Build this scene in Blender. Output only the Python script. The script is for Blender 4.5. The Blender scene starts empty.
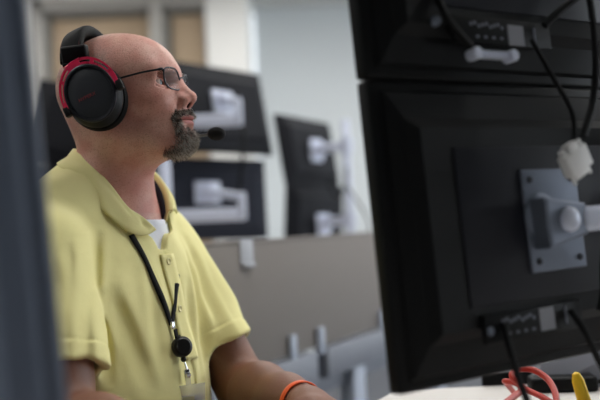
import bpy, bmesh, math, random
import numpy as np
from mathutils import Vector, Matrix, Euler
from mathutils.bvhtree import BVHTree

random.seed(7)
RNG = np.random.default_rng(7)
SC = bpy.context.scene
COL = SC.collection
PI = math.pi

# ---------------------------------------------------------------- materials
def lin(c):
    return tuple(((x / 255) / 12.92 if x / 255 <= 0.04045 else ((x / 255 + 0.055) / 1.055) ** 2.4) for x in c)

def mat(name, rgb, rough=0.6, metal=0.0, bump=0.0, bscale=200.0, var=0.0, vscale=8.0, spec=0.5, sheen=0.0):
    m = bpy.data.materials.new(name); m.use_nodes = True
    nt = m.node_tree; b = nt.nodes['Principled BSDF']
    c = lin(rgb)
    b.inputs['Base Color'].default_value = (*c, 1)
    b.inputs['Roughness'].default_value = rough
    b.inputs['Metallic'].default_value = metal
    b.inputs['Specular IOR Level'].default_value = spec
    if sheen: b.inputs['Sheen Weight'].default_value = sheen
    tc = nt.nodes.new('ShaderNodeTexCoord')
    if var:
        n = nt.nodes.new('ShaderNodeTexNoise'); n.inputs['Scale'].default_value = vscale; n.inputs['Detail'].default_value = 4
        nt.links.new(tc.outputs['Object'], n.inputs['Vector'])
        mx = nt.nodes.new('ShaderNodeMix'); mx.data_type = 'RGBA'
        mx.inputs['A'].default_value = (*[x * (1 - var) for x in c], 1)
        mx.inputs['B'].default_value = (*[min(1, x * (1 + var)) for x in c], 1)
        nt.links.new(n.outputs['Fac'], mx.inputs['Factor'])
        nt.links.new(mx.outputs['Result'], b.inputs['Base Color'])
    if bump:
        n2 = nt.nodes.new('ShaderNodeTexNoise'); n2.inputs['Scale'].default_value = bscale; n2.inputs['Detail'].default_value = 2
        nt.links.new(tc.outputs['Object'], n2.inputs['Vector'])
        bp = nt.nodes.new('ShaderNodeBump'); bp.inputs['Strength'].default_value = bump; bp.inputs['Distance'].default_value = 0.001
        nt.links.new(n2.outputs['Fac'], bp.inputs['Height'])
        nt.links.new(bp.outputs['Normal'], b.inputs['Normal'])
    return m

M = {}
M['wall'] = mat('wall_paint', (226, 226, 223), 0.85, bump=0.1, bscale=60, var=0.02, vscale=1.5)
M['wall_cool'] = mat('wall_paint_cool', (224, 229, 231), 0.85, bump=0.1, bscale=60, var=0.02, vscale=1.5)  # rear wall: bluish daylight tint put into the paint colour
M['ceil'] = mat('ceiling_paint', (200, 200, 196), 0.9, bump=0.2, bscale=120)
M['floor'] = mat('floor_carpet', (92, 94, 100), 0.95, bump=0.5, bscale=300, var=0.15, vscale=60)
M['trim'] = mat('trim_paint', (160, 158, 153), 0.6)
M['reveal'] = mat('window_reveal', (128, 126, 122), 0.8)
M['blind'] = mat('blind_fabric', (172, 152, 128), 0.9, var=0.06, vscale=3, bump=0.2, bscale=150)
M['black'] = mat('black_plastic', (8, 10, 12), 0.5, bump=0.12, bscale=900, spec=0.18)
M['black_sheen'] = mat('black_sheen', (30, 32, 40), 0.45, spec=0.25)
M['cup_body'] = mat('cup_black', (15, 16, 18), 0.55, spec=0.25)
M['black_soft'] = mat('black_leatherette', (9, 9, 10), 0.7, spec=0.12, bump=0.25, bscale=700)
M['cup'] = mat('black_satin', (42, 46, 53), 0.5, bump=0.05, bscale=900)
M['dark_rim'] = mat('dark_metal', (38, 40, 47), 0.4, metal=0.5)
M['black_line'] = mat('black_gloss', (9, 9, 10), 0.35)
M['screen'] = mat('screen_glass', (12, 12, 14), 0.15)
M['greyplastic'] = mat('grey_plastic', (84, 94, 112), 0.6, bump=0.1, bscale=500, var=0.05, vscale=5)
M['bgplastic'] = mat('charcoal_plastic', (20, 21, 27), 0.65, spec=0.15, bump=0.1, bscale=600)
M['bgplastic2'] = mat('slate_plastic', (38, 41, 51), 0.65, spec=0.15, bump=0.1, bscale=600)
M['silver'] = mat('silver_paint', (204, 210, 228), 0.45, metal=0.15)
M['steel'] = mat('plate_steel', (118, 126, 142), 0.45, metal=0.5, var=0.06, vscale=30)
M['chrome'] = mat('chrome', (220, 222, 226), 0.18, metal=1.0)
M['white'] = mat('white_plastic', (222, 222, 222), 0.5)
M['label'] = mat('label_paper', (140, 142, 150), 0.7)
M['print'] = mat('port_print', (112, 116, 128), 0.7)
M['desk'] = mat('desk_laminate', (216, 212, 208), 0.45, var=0.02, vscale=20)
M['desk_edge'] = mat('desk_edge', (90, 88, 88), 0.6)
M['fabric_panel'] = mat('panel_fabric', (139, 133, 129), 0.95, bump=0.5, bscale=400, var=0.06, vscale=120)
M['frame'] = mat('frame_grey', (134, 138, 148), 0.5)
M['frame_light'] = mat('frame_light', (176, 184, 200), 0.5)
M['cable'] = mat('cable_black', (10, 11, 13), 0.6, spec=0.2)
M['red'] = mat('red_anodised', (244, 36, 92), 0.4, metal=0.15)
M['redstitch'] = mat('red_stitch', (120, 18, 36), 0.7)
M['redcable'] = mat('red_cable', (176, 44, 28), 0.45)
M['yellow'] = mat('yellow_plastic', (236, 196, 30), 0.5)
M['navy'] = mat('navy_tape', (32, 36, 50), 0.85, bump=0.3, bscale=700)
M['tee'] = mat('white_cotton', (225, 228, 236), 0.9, bump=0.3, bscale=800)
M['lanyard'] = mat('black_webbing', (9, 9, 10), 0.8, spec=0.2, bump=0.4, bscale=900)
M['orange'] = mat('orange_silicone', (240, 92, 24), 0.5)
M['beltcloth'] = mat('trouser_cloth', (46, 48, 56), 0.9, bump=0.3, bscale=500)
M['shoe'] = mat('shoe_leather', (28, 26, 25), 0.5)
M['button'] = mat('button_shell', (226, 218, 158), 0.3)
M['hair_dark'] = mat('beard_dark', (74, 58, 48), 0.6)
M['hair_grey'] = mat('beard_grey', (190, 182, 172), 0.55)
M['brow'] = mat('brow_hair', (138, 104, 86), 0.6)
M['logo'] = mat('cup_lettering', (150, 52, 58), 0.6)
M['card'] = mat('card_print', (206, 200, 160), 0.5)
M['foam'] = mat('mic_foam', (24, 24, 26), 0.95, bump=0.8, bscale=700)

def emis(name, rgb, strength):
    m = bpy.data.materials.new(name); m.use_nodes = True
    b = m.node_tree.nodes['Principled BSDF']
    b.inputs['Base Color'].default_value = (0.8, 0.8, 0.8, 1)
    b.inputs['Emission Color'].default_value = (*rgb, 1)
    b.inputs['Emission Strength'].default_value = strength
    return m
def glass(name, tint=(1, 1, 1), ior=1.1, rough=0.0, alpha=0.15):
    m = bpy.data.materials.new(name); m.use_nodes = True
    nt = m.node_tree; b = nt.nodes['Principled BSDF']
    b.inputs['Base Color'].default_value = (*tint, 1); b.inputs['Roughness'].default_value = rough
    b.inputs['Alpha'].default_value = alpha
    b.inputs['Specular IOR Level'].default_value = 0.8
    return m
M['lens'] = glass('spectacle_lens', (0.75, 0.82, 0.88), alpha=0.08)
M['clear'] = glass('clear_vinyl', (0.9, 0.9, 0.86), alpha=0.35)
M['pane'] = glass('window_glass', (0.9, 0.95, 0.95), alpha=0.12)

def shirt_mat():
    m = mat('yellow_pique', (236, 228, 160), 0.9, sheen=0.1)
    nt = m.node_tree; b = nt.nodes['Principled BSDF']
    tc = nt.nodes.new('ShaderNodeTexCoord')
    v = nt.nodes.new('ShaderNodeTexVoronoi'); v.inputs['Scale'].default_value = 650
    n = nt.nodes.new('ShaderNodeTexNoise'); n.inputs['Scale'].default_value = 26; n.inputs['Detail'].default_value = 3
    nt.links.new(tc.outputs['Object'], v.inputs['Vector']); nt.links.new(tc.outputs['Object'], n.inputs['Vector'])
    b1 = nt.nodes.new('ShaderNodeBump'); b1.inputs['Strength'].default_value = 0.25; b1.inputs['Distance'].default_value = 0.004
    nt.links.new(n.outputs['Fac'], b1.inputs['Height'])
    b2 = nt.nodes.new('ShaderNodeBump'); b2.inputs['Strength'].default_value = 0.25; b2.inputs['Distance'].default_value = 0.0006
    nt.links.new(v.outputs['Distance'], b2.inputs['Height']); nt.links.new(b1.outputs['Normal'], b2.inputs['Normal'])
    nt.links.new(b2.outputs['Normal'], b.inputs['Normal'])
    return m
M['shirt'] = shirt_mat()

def skin_mat():
    m = bpy.data.materials.new('skin'); m.use_nodes = True
    nt = m.node_tree; L = nt.links; b = nt.nodes['Principled BSDF']
    tc = nt.nodes.new('ShaderNodeTexCoord')
    def noise(s, d=3):
        n = nt.nodes.new('ShaderNodeTexNoise'); n.inputs['Scale'].default_value = s; n.inputs['Detail'].default_value = d
        L.new(tc.outputs['Object'], n.inputs['Vector']); return n.outputs['Fac']
    def attr(nm):
        a = nt.nodes.new('ShaderNodeAttribute'); a.attribute_name = nm; return a.outputs['Fac']
    def mixc(f, a, c2):
        x = nt.nodes.new('ShaderNodeMix'); x.data_type = 'RGBA'
        if isinstance(f, float): x.inputs['Factor'].default_value = f
        else: L.new(f, x.inputs['Factor'])
        for k, q in (('A', a), ('B', c2)):
            if isinstance(q, tuple): x.inputs[k].default_value = (*q, 1)
            else: L.new(q, x.inputs[k])
        return x.outputs['Result']
    def ramp(f, lo, hi):
        r = nt.nodes.new('ShaderNodeMapRange'); r.inputs['From Min'].default_value = lo; r.inputs['From Max'].default_value = hi
        L.new(f, r.inputs['Value']); return r.outputs['Result']
    def mul(f, g):
        x = nt.nodes.new('ShaderNodeMath'); x.operation = 'MULTIPLY'
        L.new(f, x.inputs[0])
        if isinstance(g, float): x.inputs[1].default_value = g
        else: L.new(g, x.inputs[1])
        return x.outputs[0]
    base = mixc(ramp(noise(34, 4), 0.35, 0.65), lin((213, 167, 151)), lin((201, 143, 129)))
    base = mixc(mul(ramp(noise(420, 2), 0.54, 0.70), 0.5), base, lin((150, 96, 80)))
    base = mixc(mul(attr('flush'), 0.6), base, lin((190, 104, 92)))
    base = mixc(mul(attr('tan'), 0.85), base, lin((112, 72, 50)))  # tanned arms, darkened further with shade painted into the colour
    speck = ramp(noise(900, 2), 0.42, 0.62)
    base = mixc(mul(attr('stubble'), mul(speck, 0.75)), base, lin((104, 88, 82)))
    base = mixc(mul(attr('lip'), 0.8), base, lin((178, 104, 100)))
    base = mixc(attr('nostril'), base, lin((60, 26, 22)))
    L.new(base, b.inputs['Base Color'])
    b.inputs['Roughness'].default_value = 0.5
    b.inputs['Specular IOR Level'].default_value = 0.4
    b.inputs['Subsurface Weight'].default_value = 0.12
    b.inputs['Subsurface Radius'].default_value = (1.0, 0.35, 0.2)
    b.inputs['Subsurface Scale'].default_value = 0.006
    bp = nt.nodes.new('ShaderNodeBump'); bp.inputs['Strength'].default_value = 0.35; bp.inputs['Distance'].default_value = 0.0012
    L.new(noise(480, 3), bp.inputs['Height']); L.new(bp.outputs['Normal'], b.inputs['Normal'])
    return m
M['skin'] = skin_mat()

def eye_mat():
    m = bpy.data.materials.new('eyeball'); m.use_nodes = True
    nt = m.node_tree; L = nt.links; b = nt.nodes['Principled BSDF']
    tc = nt.nodes.new('ShaderNodeTexCoord')
    sx = nt.nodes.new('ShaderNodeSeparateXYZ'); L.new(tc.outputs['Object'], sx.inputs['Vector'])
    r = nt.nodes.new('ShaderNodeValToRGB'); cr = r.color_ramp; cr.interpolation = 'LINEAR'
    mp = nt.nodes.new('ShaderNodeMapRange'); mp.inputs['From Min'].default_value = 0.0095; mp.inputs['From Max'].default_value = 0.0125
    L.new(sx.outputs['X'], mp.inputs['Value']); L.new(mp.outputs['Result'], r.inputs['Fac'])
    cr.elements[0].position = 0.2; cr.elements[0].color = (*lin((206, 190, 180)), 1)
    cr.elements[1].position = 1.0; cr.elements[1].color = (0.004, 0.004, 0.005, 1)
    for p, c in ((0.28, (70, 84, 96)), (0.72, (84, 98, 108)), (0.8, (8, 8, 9))):
        e = cr.elements.new(p); e.color = (*lin(c), 1)
    L.new(r.outputs['Color'], b.inputs['Base Color']); b.inputs['Roughness'].default_value = 0.08
    return m
M['eye'] = eye_mat()

# ---------------------------------------------------------------- object helpers
def link(name, me, material=None, parent=None, smooth=True):
    o = bpy.data.objects.new(name, me); COL.objects.link(o)
    if material:
        for mm in (material if isinstance(material, (list, tuple)) else [material]): me.materials.append(mm)
    if parent: o.parent = parent
    if smooth:
        for p in me.polygons: p.use_smooth = True
    return o
def tag(o, label=None, cat=None, group=None, kind=None):
    if label: o['label'] = label
    if cat: o['category'] = cat
    if group: o['group'] = group
    if kind: o['kind'] = kind
    return o
def empty(name, loc=(0, 0, 0), rot=None, label=None, cat=None, group=None):
    o = bpy.data.objects.new(name, None); COL.objects.link(o)
    o.empty_display_size = 0.05
    o.location = loc
    if rot is not None:
        o.rotation_euler = rot.to_euler() if isinstance(rot, Matrix) else rot
    return tag(o, label, cat, group)
class MB:
    """collects shapes in one mesh"""
    def __init__(s): s.v = []; s.f = []; s.mi = []
    def add(s, vs, fs, mi=0):
        n = len(s.v); s.v += [tuple(map(float, q)) for q in vs]; s.f += [tuple(i + n for i in f) for f in fs]; s.mi += [mi] * len(fs); return s
    def box(s, c, d, R=None, bev=0.0, seg=2, mi=0):
        bm = bmesh.new(); bmesh.ops.create_cube(bm, size=1)
        for v in bm.verts: v.co = Vector((v.co.x * d[0], v.co.y * d[1], v.co.z * d[2]))
        if bev: bmesh.ops.bevel(bm, geom=bm.edges[:], offset=min(bev, 0.45 * min(d)), segments=seg, profile=0.5, affect='EDGES')
        if R is not None: bmesh.ops.transform(bm, matrix=R.to_4x4(), verts=bm.verts)
        bm.verts.index_update()
        c = Vector(c); s.add([v.co + c for v in bm.verts], [[v.index for v in f.verts] for f in bm.faces], mi); bm.free(); return s
    def tube(s, pts, r, n=10, mi=0, caps=True, flat=None):
        pts = [Vector(p) for p in pts]; m = len(pts); rr = r if isinstance(r, (list, tuple)) else [r] * m
        vs = []; up = None
        for i in range(m):
            t = (pts[min(i + 1, m - 1)] - pts[max(i - 1, 0)]).normalized()
            if up is None:
                up = Vector((0, 0, 1)) if abs(t.z) < 0.9 else Vector((1, 0, 0))
            a = t.cross(up).normalized(); bb = a.cross(t).normalized(); up = bb
            for k in range(n):
                w = 2 * PI * k / n
                vs.append(pts[i] + a * math.cos(w) * rr[i] * (flat or 1) + bb * math.sin(w) * rr[i])
        fs = [(i * n + k, i * n + (k + 1) % n, (i + 1) * n + (k + 1) % n, (i + 1) * n + k) for i in range(m - 1) for k in range(n)]
        if caps: fs += [tuple(range(n - 1, -1, -1)), tuple(range((m - 1) * n, m * n))]
        return s.add(vs, fs, mi)
    def lathe(s, prof, c=(0, 0, 0), axis=(0, 0, 1), n=32, sx=1.0, sy=1.0, mi=0, xref=None):
        z = Vector(axis).normalized()
        x = Vector(xref) if xref is not None else (Vector((1, 0, 0)) if abs(z.x) < 0.9 else Vector((0, 1, 0)))
        x = (x - z * x.dot(z)).normalized(); y = z.cross(x); c = Vector(c); vs = []
        for r, h in prof:
            for k in range(n):
                w = 2 * PI * k / n
                vs.append(c + z * h + x * (math.cos(w) * r * sx) + y * (math.sin(w) * r * sy))
        m = len(prof)
        fs = [(i * n + k, i * n + (k + 1) % n, (i + 1) * n + (k + 1) % n, (i + 1) * n + k) for i in range(m - 1) for k in range(n)]
        if prof[0][0] > 1e-6: fs.append(tuple(range(n - 1, -1, -1)))
        if prof[-1][0] > 1e-6: fs.append(tuple(range((m - 1) * n, m * n)))
        return s.add(vs, fs, mi)
    def ball(s, c, r, R=None, n=20, mi=0):
        r = r if isinstance(r, (list, tuple)) else (r, r, r); vs = []; c = Vector(c); m = n // 2
        for i in range(m + 1):
            th = PI * i / m
            for k in range(n):
                w = 2 * PI * k / n
                q = Vector((math.sin(th) * math.cos(w) * r[0], math.sin(th) * math.sin(w) * r[1], math.cos(th) * r[2]))
                vs.append(c + (R @ q if R is not None else q))
        fs = [(i * n + k, (i + 1) * n + k, (i + 1) * n + (k + 1) % n, i * n + (k + 1) % n) for i in range(m) for k in range(n)]
        return s.add(vs, fs, mi)
    def build(s, name, material, parent=None, smooth=True, merge=True, angle=40):
        me = bpy.data.meshes.new(name); me.from_pydata(s.v, [], s.f)
        for p, i in zip(me.polygons, s.mi): p.material_index = i
        bm = bmesh.new(); bm.from_mesh(me)
        if merge: bmesh.ops.remove_doubles(bm, verts=bm.verts, dist=1e-6)
        bmesh.ops.recalc_face_normals(bm, faces=bm.faces); bm.to_mesh(me); bm.free()
        o = link(name, me, material, parent, smooth)
        if smooth: me.set_sharp_from_angle(angle=math.radians(angle))
        return o
def bez(pts, n=24):
    """Catmull-Rom through points"""
    P = [Vector(p) for p in pts]; P = [P[0] * 2 - P[1]] + P + [P[-1] * 2 - P[-2]]; out = []
    for i in range(1, len(P) - 2):
        for k in range(n):
            t = k / n; a, b, c, d = P[i - 1], P[i], P[i + 1], P[i + 2]
            out.append(0.5 * ((2 * b) + (c - a) * t + (2 * a - 5 * b + 4 * c - d) * t * t + (3 * b - a - 3 * c + d) * t ** 3))
    out.append(P[-2]); return out

# ---------------------------------------------------------------- camera
ZC = 1.05
PITCH, ROLL = math.radians(1.7), math.radians(2.5)
fw = Vector((0, math.cos(PITCH), math.sin(PITCH))); r0 = Vector((1, 0, 0)); u0 = r0.cross(fw)
rt = r0 * math.cos(ROLL) - u0 * math.sin(ROLL); up_ = u0 * math.cos(ROLL) + r0 * math.sin(ROLL)
cam = bpy.data.cameras.new('camera'); co = bpy.data.objects.new('camera', cam); COL.objects.link(co)
Rm = Matrix((rt, up_, -fw)).transposed()
co.matrix_world = Matrix.Translation((0, 0, ZC)) @ Rm.to_4x4()
cam.lens = 50; cam.sensor_width = 36; cam.clip_start = 0.05
cam.dof.use_dof = True; cam.dof.focus_distance = 1.25; cam.dof.aperture_fstop = 2.0; cam.dof.aperture_blades = 0
SC.camera = co

# ---------------------------------------------------------------- signed-distance toolkit
def V3(*a): return np.array(a, dtype=np.float64)
def rcone(p, a, b, ra, rb):
    a = np.asarray(a, float); b = np.asarray(b, float); ab = b - a
    t = np.clip(((p - a) @ ab) / (ab @ ab), 0, 1)
    return np.linalg.norm(p - a - t[:, None] * ab, axis=1) - (ra + t * (rb - ra))
def ell(p, c, r, R=None):
    q = p - np.asarray(c, float)
    if R is not None: q = q @ R
    r = np.asarray(r, float)
    k0 = np.linalg.norm(q / r, axis=1); k1 = np.linalg.norm(q / (r * r), axis=1)
    return k0 * (k0 - 1.0) / np.maximum(k1, 1e-9)
def smin(a, b, k):
    h = np.maximum(k - np.abs(a - b), 0) / k
    return np.minimum(a, b) - h * h * k * 0.25
def smax(a, b, k): return -smin(-a, -b, k)
def chain(p, pts, rs, k=0.006):
    d = None
    for i in range(len(pts) - 1):
        e = rcone(p, pts[i], pts[i + 1], rs[i], rs[i + 1])
        d = e if d is None else smin(d, e, k)
    return d
def ss(x, a, b):
    t = np.clip((x - a) / (b - a), 0, 1); return t * t * (3 - 2 * t)

def axis_grid(segs):
    """[(start, step), ..., (end, None)] -> coordinates with smoothly stepped spacing"""
    out = []
    for (a, s), (b, _) in zip(segs[:-1], segs[1:]):
        n = max(1, int(round((b - a) / s))); out += list(a + (b - a) * np.arange(n) / n)
    return np.array(out + [segs[-1][0]])

def polygonise(fn, ax, ay, az, B=6, slack=1.7):
    nx, ny, nz = len(ax), len(ay), len(az)
    S = np.ones((nx, ny, nz), np.float32)
    bx = [(i, min(i + B, nx)) for i in range(0, nx, B)]; by = [(i, min(i + B, ny)) for i in range(0, ny, B)]; bz = [(i, min(i + B, nz)) for i in range(0, nz, B)]
    def ch(a, bl):
        lo = np.array([a[i] for i, j in bl]); hi = np.array([a[j - 1] for i, j in bl]); nxt = np.array([a[min(j, len(a) - 1)] for i, j in bl]); return (lo + nxt) / 2, (nxt - lo) / 2
    cx, hx = ch(ax, bx); cy, hy = ch(ay, by); cz, hz = ch(az, bz)
    G = np.stack(np.meshgrid(cx, cy, cz, indexing='ij'), -1).reshape(-1, 3)
    H = np.sqrt(hx[:, None, None] ** 2 + hy[None, :, None] ** 2 + hz[None, None, :] ** 2).reshape(-1)
    D = np.concatenate([fn(G[i:i + 100000]) for i in range(0, len(G), 100000)])
    near = np.abs(D) < H * slack + 0.004
    shp = (len(cx), len(cy), len(cz)); sg = np.where(D < 0, -1.0, 1.0).reshape(shp)
    S = np.repeat(np.repeat(np.repeat(sg, [j - i for i, j in bx], 0), [j - i for i, j in by], 1), [j - i for i, j in bz], 2).astype(np.float32)
    ids = np.argwhere(near.reshape(shp)); PI_ = []; buf = 0
    def flush(lst):
        I = np.concatenate(lst); P = np.stack([ax[I[:, 0]], ay[I[:, 1]], az[I[:, 2]]], 1); S[I[:, 0], I[:, 1], I[:, 2]] = fn(P)
    for a, b, c in ids:
        g = np.stack(np.meshgrid(np.arange(*bx[a]), np.arange(*by[b]), np.arange(*bz[c]), indexing='ij'), -1).reshape(-1, 3)
        PI_.append(g); buf += len(g)
        if buf > 150000: flush(PI_); PI_ = []; buf = 0
    if PI_: flush(PI_)
    # surface nets
    ins = S < 0
    cnt = np.zeros((nx - 1, ny - 1, nz - 1), np.int8)
    for i in (0, 1):
        for j in (0, 1):
            for k in (0, 1): cnt += ins[i:nx - 1 + i, j:ny - 1 + j, k:nz - 1 + k]
    act = np.argwhere((cnt > 0) & (cnt < 8)); idx = -np.ones(cnt.shape, np.int32)
    idx[act[:, 0], act[:, 1], act[:, 2]] = np.arange(len(act))
    acc = np.zeros((len(act), 3)); num = np.zeros(len(act))
    corners = [(i, j, k) for i in (0, 1) for j in (0, 1) for k in (0, 1)]
    A = (ax, ay, az)
    for c0 in corners:
        for d in range(3):
            if c0[d]: continue
            c1 = list(c0); c1[d] = 1
            I0 = act + np.array(c0); I1 = act + np.array(c1)
            s0 = S[I0[:, 0], I0[:, 1], I0[:, 2]].astype(float); s1 = S[I1[:, 0], I1[:, 1], I1[:, 2]].astype(float)
            m = (s0 < 0) != (s1 < 0)
            t = np.where(m, s0 / np.where(m, s0 - s1, 1), 0)
            P0 = np.stack([A[q][I0[:, q]] for q in range(3)], 1); P1 = np.stack([A[q][I1[:, q]] for q in range(3)], 1)
            acc[m] += (P0 + (P1 - P0) * t[:, None])[m]; num[m] += 1
    verts = acc / num[:, None]; quads = []
    for d in range(3):
        e, f = [q for q in range(3) if q != d]
        sl0 = [slice(None)] * 3; sl1 = [slice(None)] * 3; sl0[d] = slice(0, -1); sl1[d] = slice(1, None)
        for q in (e, f): sl0[q] = slice(1, -1); sl1[q] = slice(1, -1)
        a = ins[tuple(sl0)]; b = ins[tuple(sl1)]
        E = np.argwhere(a != b)
        flip = a[E[:, 0], E[:, 1], E[:, 2]]
        base = E.copy(); base[:, e] += 1; base[:, f] += 1
        def cell(oe, of):
            c = base.copy(); c[:, e] += oe; c[:, f] += of; return idx[c[:, 0], c[:, 1], c[:, 2]]
        q = np.stack([cell(-1, -1), cell(0, -1), cell(0, 0), cell(-1, 0)], 1)
        if d == 1: flip = ~flip
        q[~flip] = q[~flip][:, ::-1]
        quads.append(q)
    Q = np.concatenate(quads)
    return verts, Q[(Q >= 0).all(1)]
def np_mesh(name, verts, quads):
    me = bpy.data.meshes.new(name)
    me.vertices.add(len(verts)); me.vertices.foreach_set('co', verts.astype(np.float32).ravel())
    me.loops.add(quads.size); me.loops.foreach_set('vertex_index', quads.astype(np.int32).ravel())
    me.polygons.add(len(quads)); me.polygons.foreach_set('loop_start', np.arange(0, quads.size, 4, dtype=np.int32))
    me.polygons.foreach_set('loop_total', np.full(len(quads), 4, np.int32))
    me.update(calc_edges=True); me.validate()
    return me
def set_attr(me, name, vals):
    a = me.attributes.new(name, 'FLOAT', 'POINT'); a.data.foreach_set('value', np.asarray(vals, np.float32))

# ================================================================ THE SEATED MAN
YAWB = math.radians(20)                                      # chest turned a little towards the camera
O = np.array([-0.330, 1.375, 0.0])
Fd = np.array([math.cos(YAWB), -math.sin(YAWB), 0.0]); Ld = np.array([math.sin(YAWB), math.cos(YAWB), 0.0]); Zd = np.array([0, 0, 1.0])
TB = np.stack([Fd, Ld, Zd], 1)                              # torso axes as columns
def T(f, l, z): return O + Fd * f + Ld * l + Zd * z
def tloc(p): return (p - O) @ TB

HYAW, HPIT, HROL = math.radians(-9), math.radians(-11.5), math.radians(0)
HS = 0.95
HC = np.array([-0.278, 1.33, 1.270])
HR = np.array((Matrix.Rotation(HYAW, 3, 'Z') @ Matrix.Rotation(HPIT, 3, 'Y') @ Matrix.Rotation(HROL, 3, 'X')))
def H(x, y, z): return HC + HR @ np.array([x, y, z])        # head-local metres -> world
def hloc(p): return (p - HC) @ HR

RS, RE, RW = T(0.024, -0.185, 1.025), V3(-0.332, 1.105, 0.798), V3(-0.125, 0.955, 0.797)
LS, LE, LW = T(0.026, 0.150, 1.020), V3(-0.111, 1.442, 0.774), V3(-0.004, 1.24, 0.782)
NB = T(0.022, 0.0, 1.09)

EYE = V3(0.0705, 0.0338, -0.0060)
def head_sdf(pw):
    p = hloc(pw) / HS
    ps = p.copy(); ps[:, 1] = np.abs(p[:, 1])
    q = ps
    d = ell(q, (-.007, 0, .020), (.1015, .079, .0845))
    d = smin(d, ell(q, (.040, 0, .012), (.060, .064, .060)), .03)
    d = smin(d, ell(q, (.036, 0, -.040), (.062, .060, .074)), .03)            # face mass
    d = smin(d, rcone(q, (-.005, .054, -.068), (.074, .020, -.100), .024, .020), .03)  # jaw
    d = smin(d, ell(q, (.028, 0, -.086), (.056, .046, .034)), .03)           # under the chin
    d = smin(d, ell(q, (-.036, 0, -.040), (.058, .056, .05)), .03)
    d = smin(d, rcone(q, (.0890, .006, .0125), (.073, .047, .0150), .0120, .0115), .016)  # brow ridge
    d = smin(d, ell(q, (.060, .041, -.034), (.026, .022, .020)), .02)        # cheekbone
    d = smin(d, ell(q, (.074, .0, -.066), (.032, .034, .030)), .02)          # muzzle
    d = smin(d, ell(q, (.0835, 0, -.099), (.0215, .024, .018)), .02)         # chin
    d = smax(d, -ell(q, (.0965, .0345, -.0035), (.020, .020, .0122)), .014)     # eye sockets
    # nose
    n = rcone(q, (.0955, 0, -.003), (.1120, 0, -.0335), .0085, .0105)
    n = smin(n, ell(q, (.1135, 0, -.0365), (.0115, .0112, .0095)), .006)
    n = smin(n, ell(q, (.1030, .0125, -.0405), (.0125, .0072, .0088)), .006)
    n = smin(n, rcone(q, (.112, 0, -.043), (.099, 0, -.050), .0058, .006), .005)
    n = smin(n, rcone(q, (.094, .006, -.012), (.098, .013, -.036), .007, .008), .012)
    d = smin(d, n, .010)
    d = smax(d, -ell(q, (.1080, .0064, -.0475), (.0062, .0030, .0050)), .003)  # nostrils
    # lips
    d = smin(d, ell(q, (.0955, 0, -.0672), (.0150, .0270, .0062)), .006)
    d = smin(d, ell(q, (.0945, 0, -.0775), (.0135, .0240, .0062)), .006)
    d = smax(d, -ell(q, (.1080, 0, -.0722), (.0250, .0300, .0011)), .004)
    d = smax(d, -ell(q, (.1050, 0, -.0868), (.0105, .0180, .0050)), .010)
    # eyelids
    lid = np.linalg.norm(q - EYE, axis=1) - .0148
    d = smin(d, lid, .005)
    e = (q - EYE)
    d = smax(d, -ell(q, EYE + V3(.0105, .0030, .0002), (.0135, .0155, .0044)), .0022)
    d = smax(d, -(np.abs(e[:, 2] - .0088) + np.maximum(np.abs(e[:, 1]) - .012, 0) + np.maximum(.004 - e[:, 0], 0) - .0011), .003)  # lid crease
    # crow's feet and cheek line
    fold = rcone(q, (.1005, .021, -.041), (.088, .034, -.070), .0016, .0012)
    d = smax(d, -fold, .008)
    bag = np.abs(np.linalg.norm((e + V3(0, 0, .002)) / V3(1, 1, .72), axis=1) - .0215) + np.maximum(e[:, 2] + .006, 0) * 2
    d = smax(d, -(bag - .0004), .006)
    d = smax(d, -rcone(q, EYE + V3(-.002, .017, .0005), EYE + V3(-.016, .026, -.005), .0008, .0005), .003)
    d = smax(d, -rcone(q, EYE + V3(-.002, .0165, -.002), EYE + V3(-.014, .024, -.012), .0007, .0005), .003)
    # ear, sitting inside the ear cup
    er = ell(q, (-.020, .080, -.006), (.019, .0085, .031), np.array(Matrix.Rotation(.25, 3, 'Y')))
    er = smax(er, -ell(q, (-.014, .091, -.003), (.011, .006, .019)), .004)
    d = smin(d, er, .006)
    return d * HS
def arm_sdf(p, S, E_, W, sgn):
    d = chain(p, [S, S + (E_ - S) * .5, E_], [.054, .052 if E_[1] > 1.3 else .057, .044 if E_[1] > 1.3 else .052], .02)
    fm = E_ + (W - E_) * .30
    d = smin(d, chain(p, [E_, fm, E_ + (W - E_) * .7, W], [.042, .0475, .0385, .0285], .02), .02)
    return d
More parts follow.
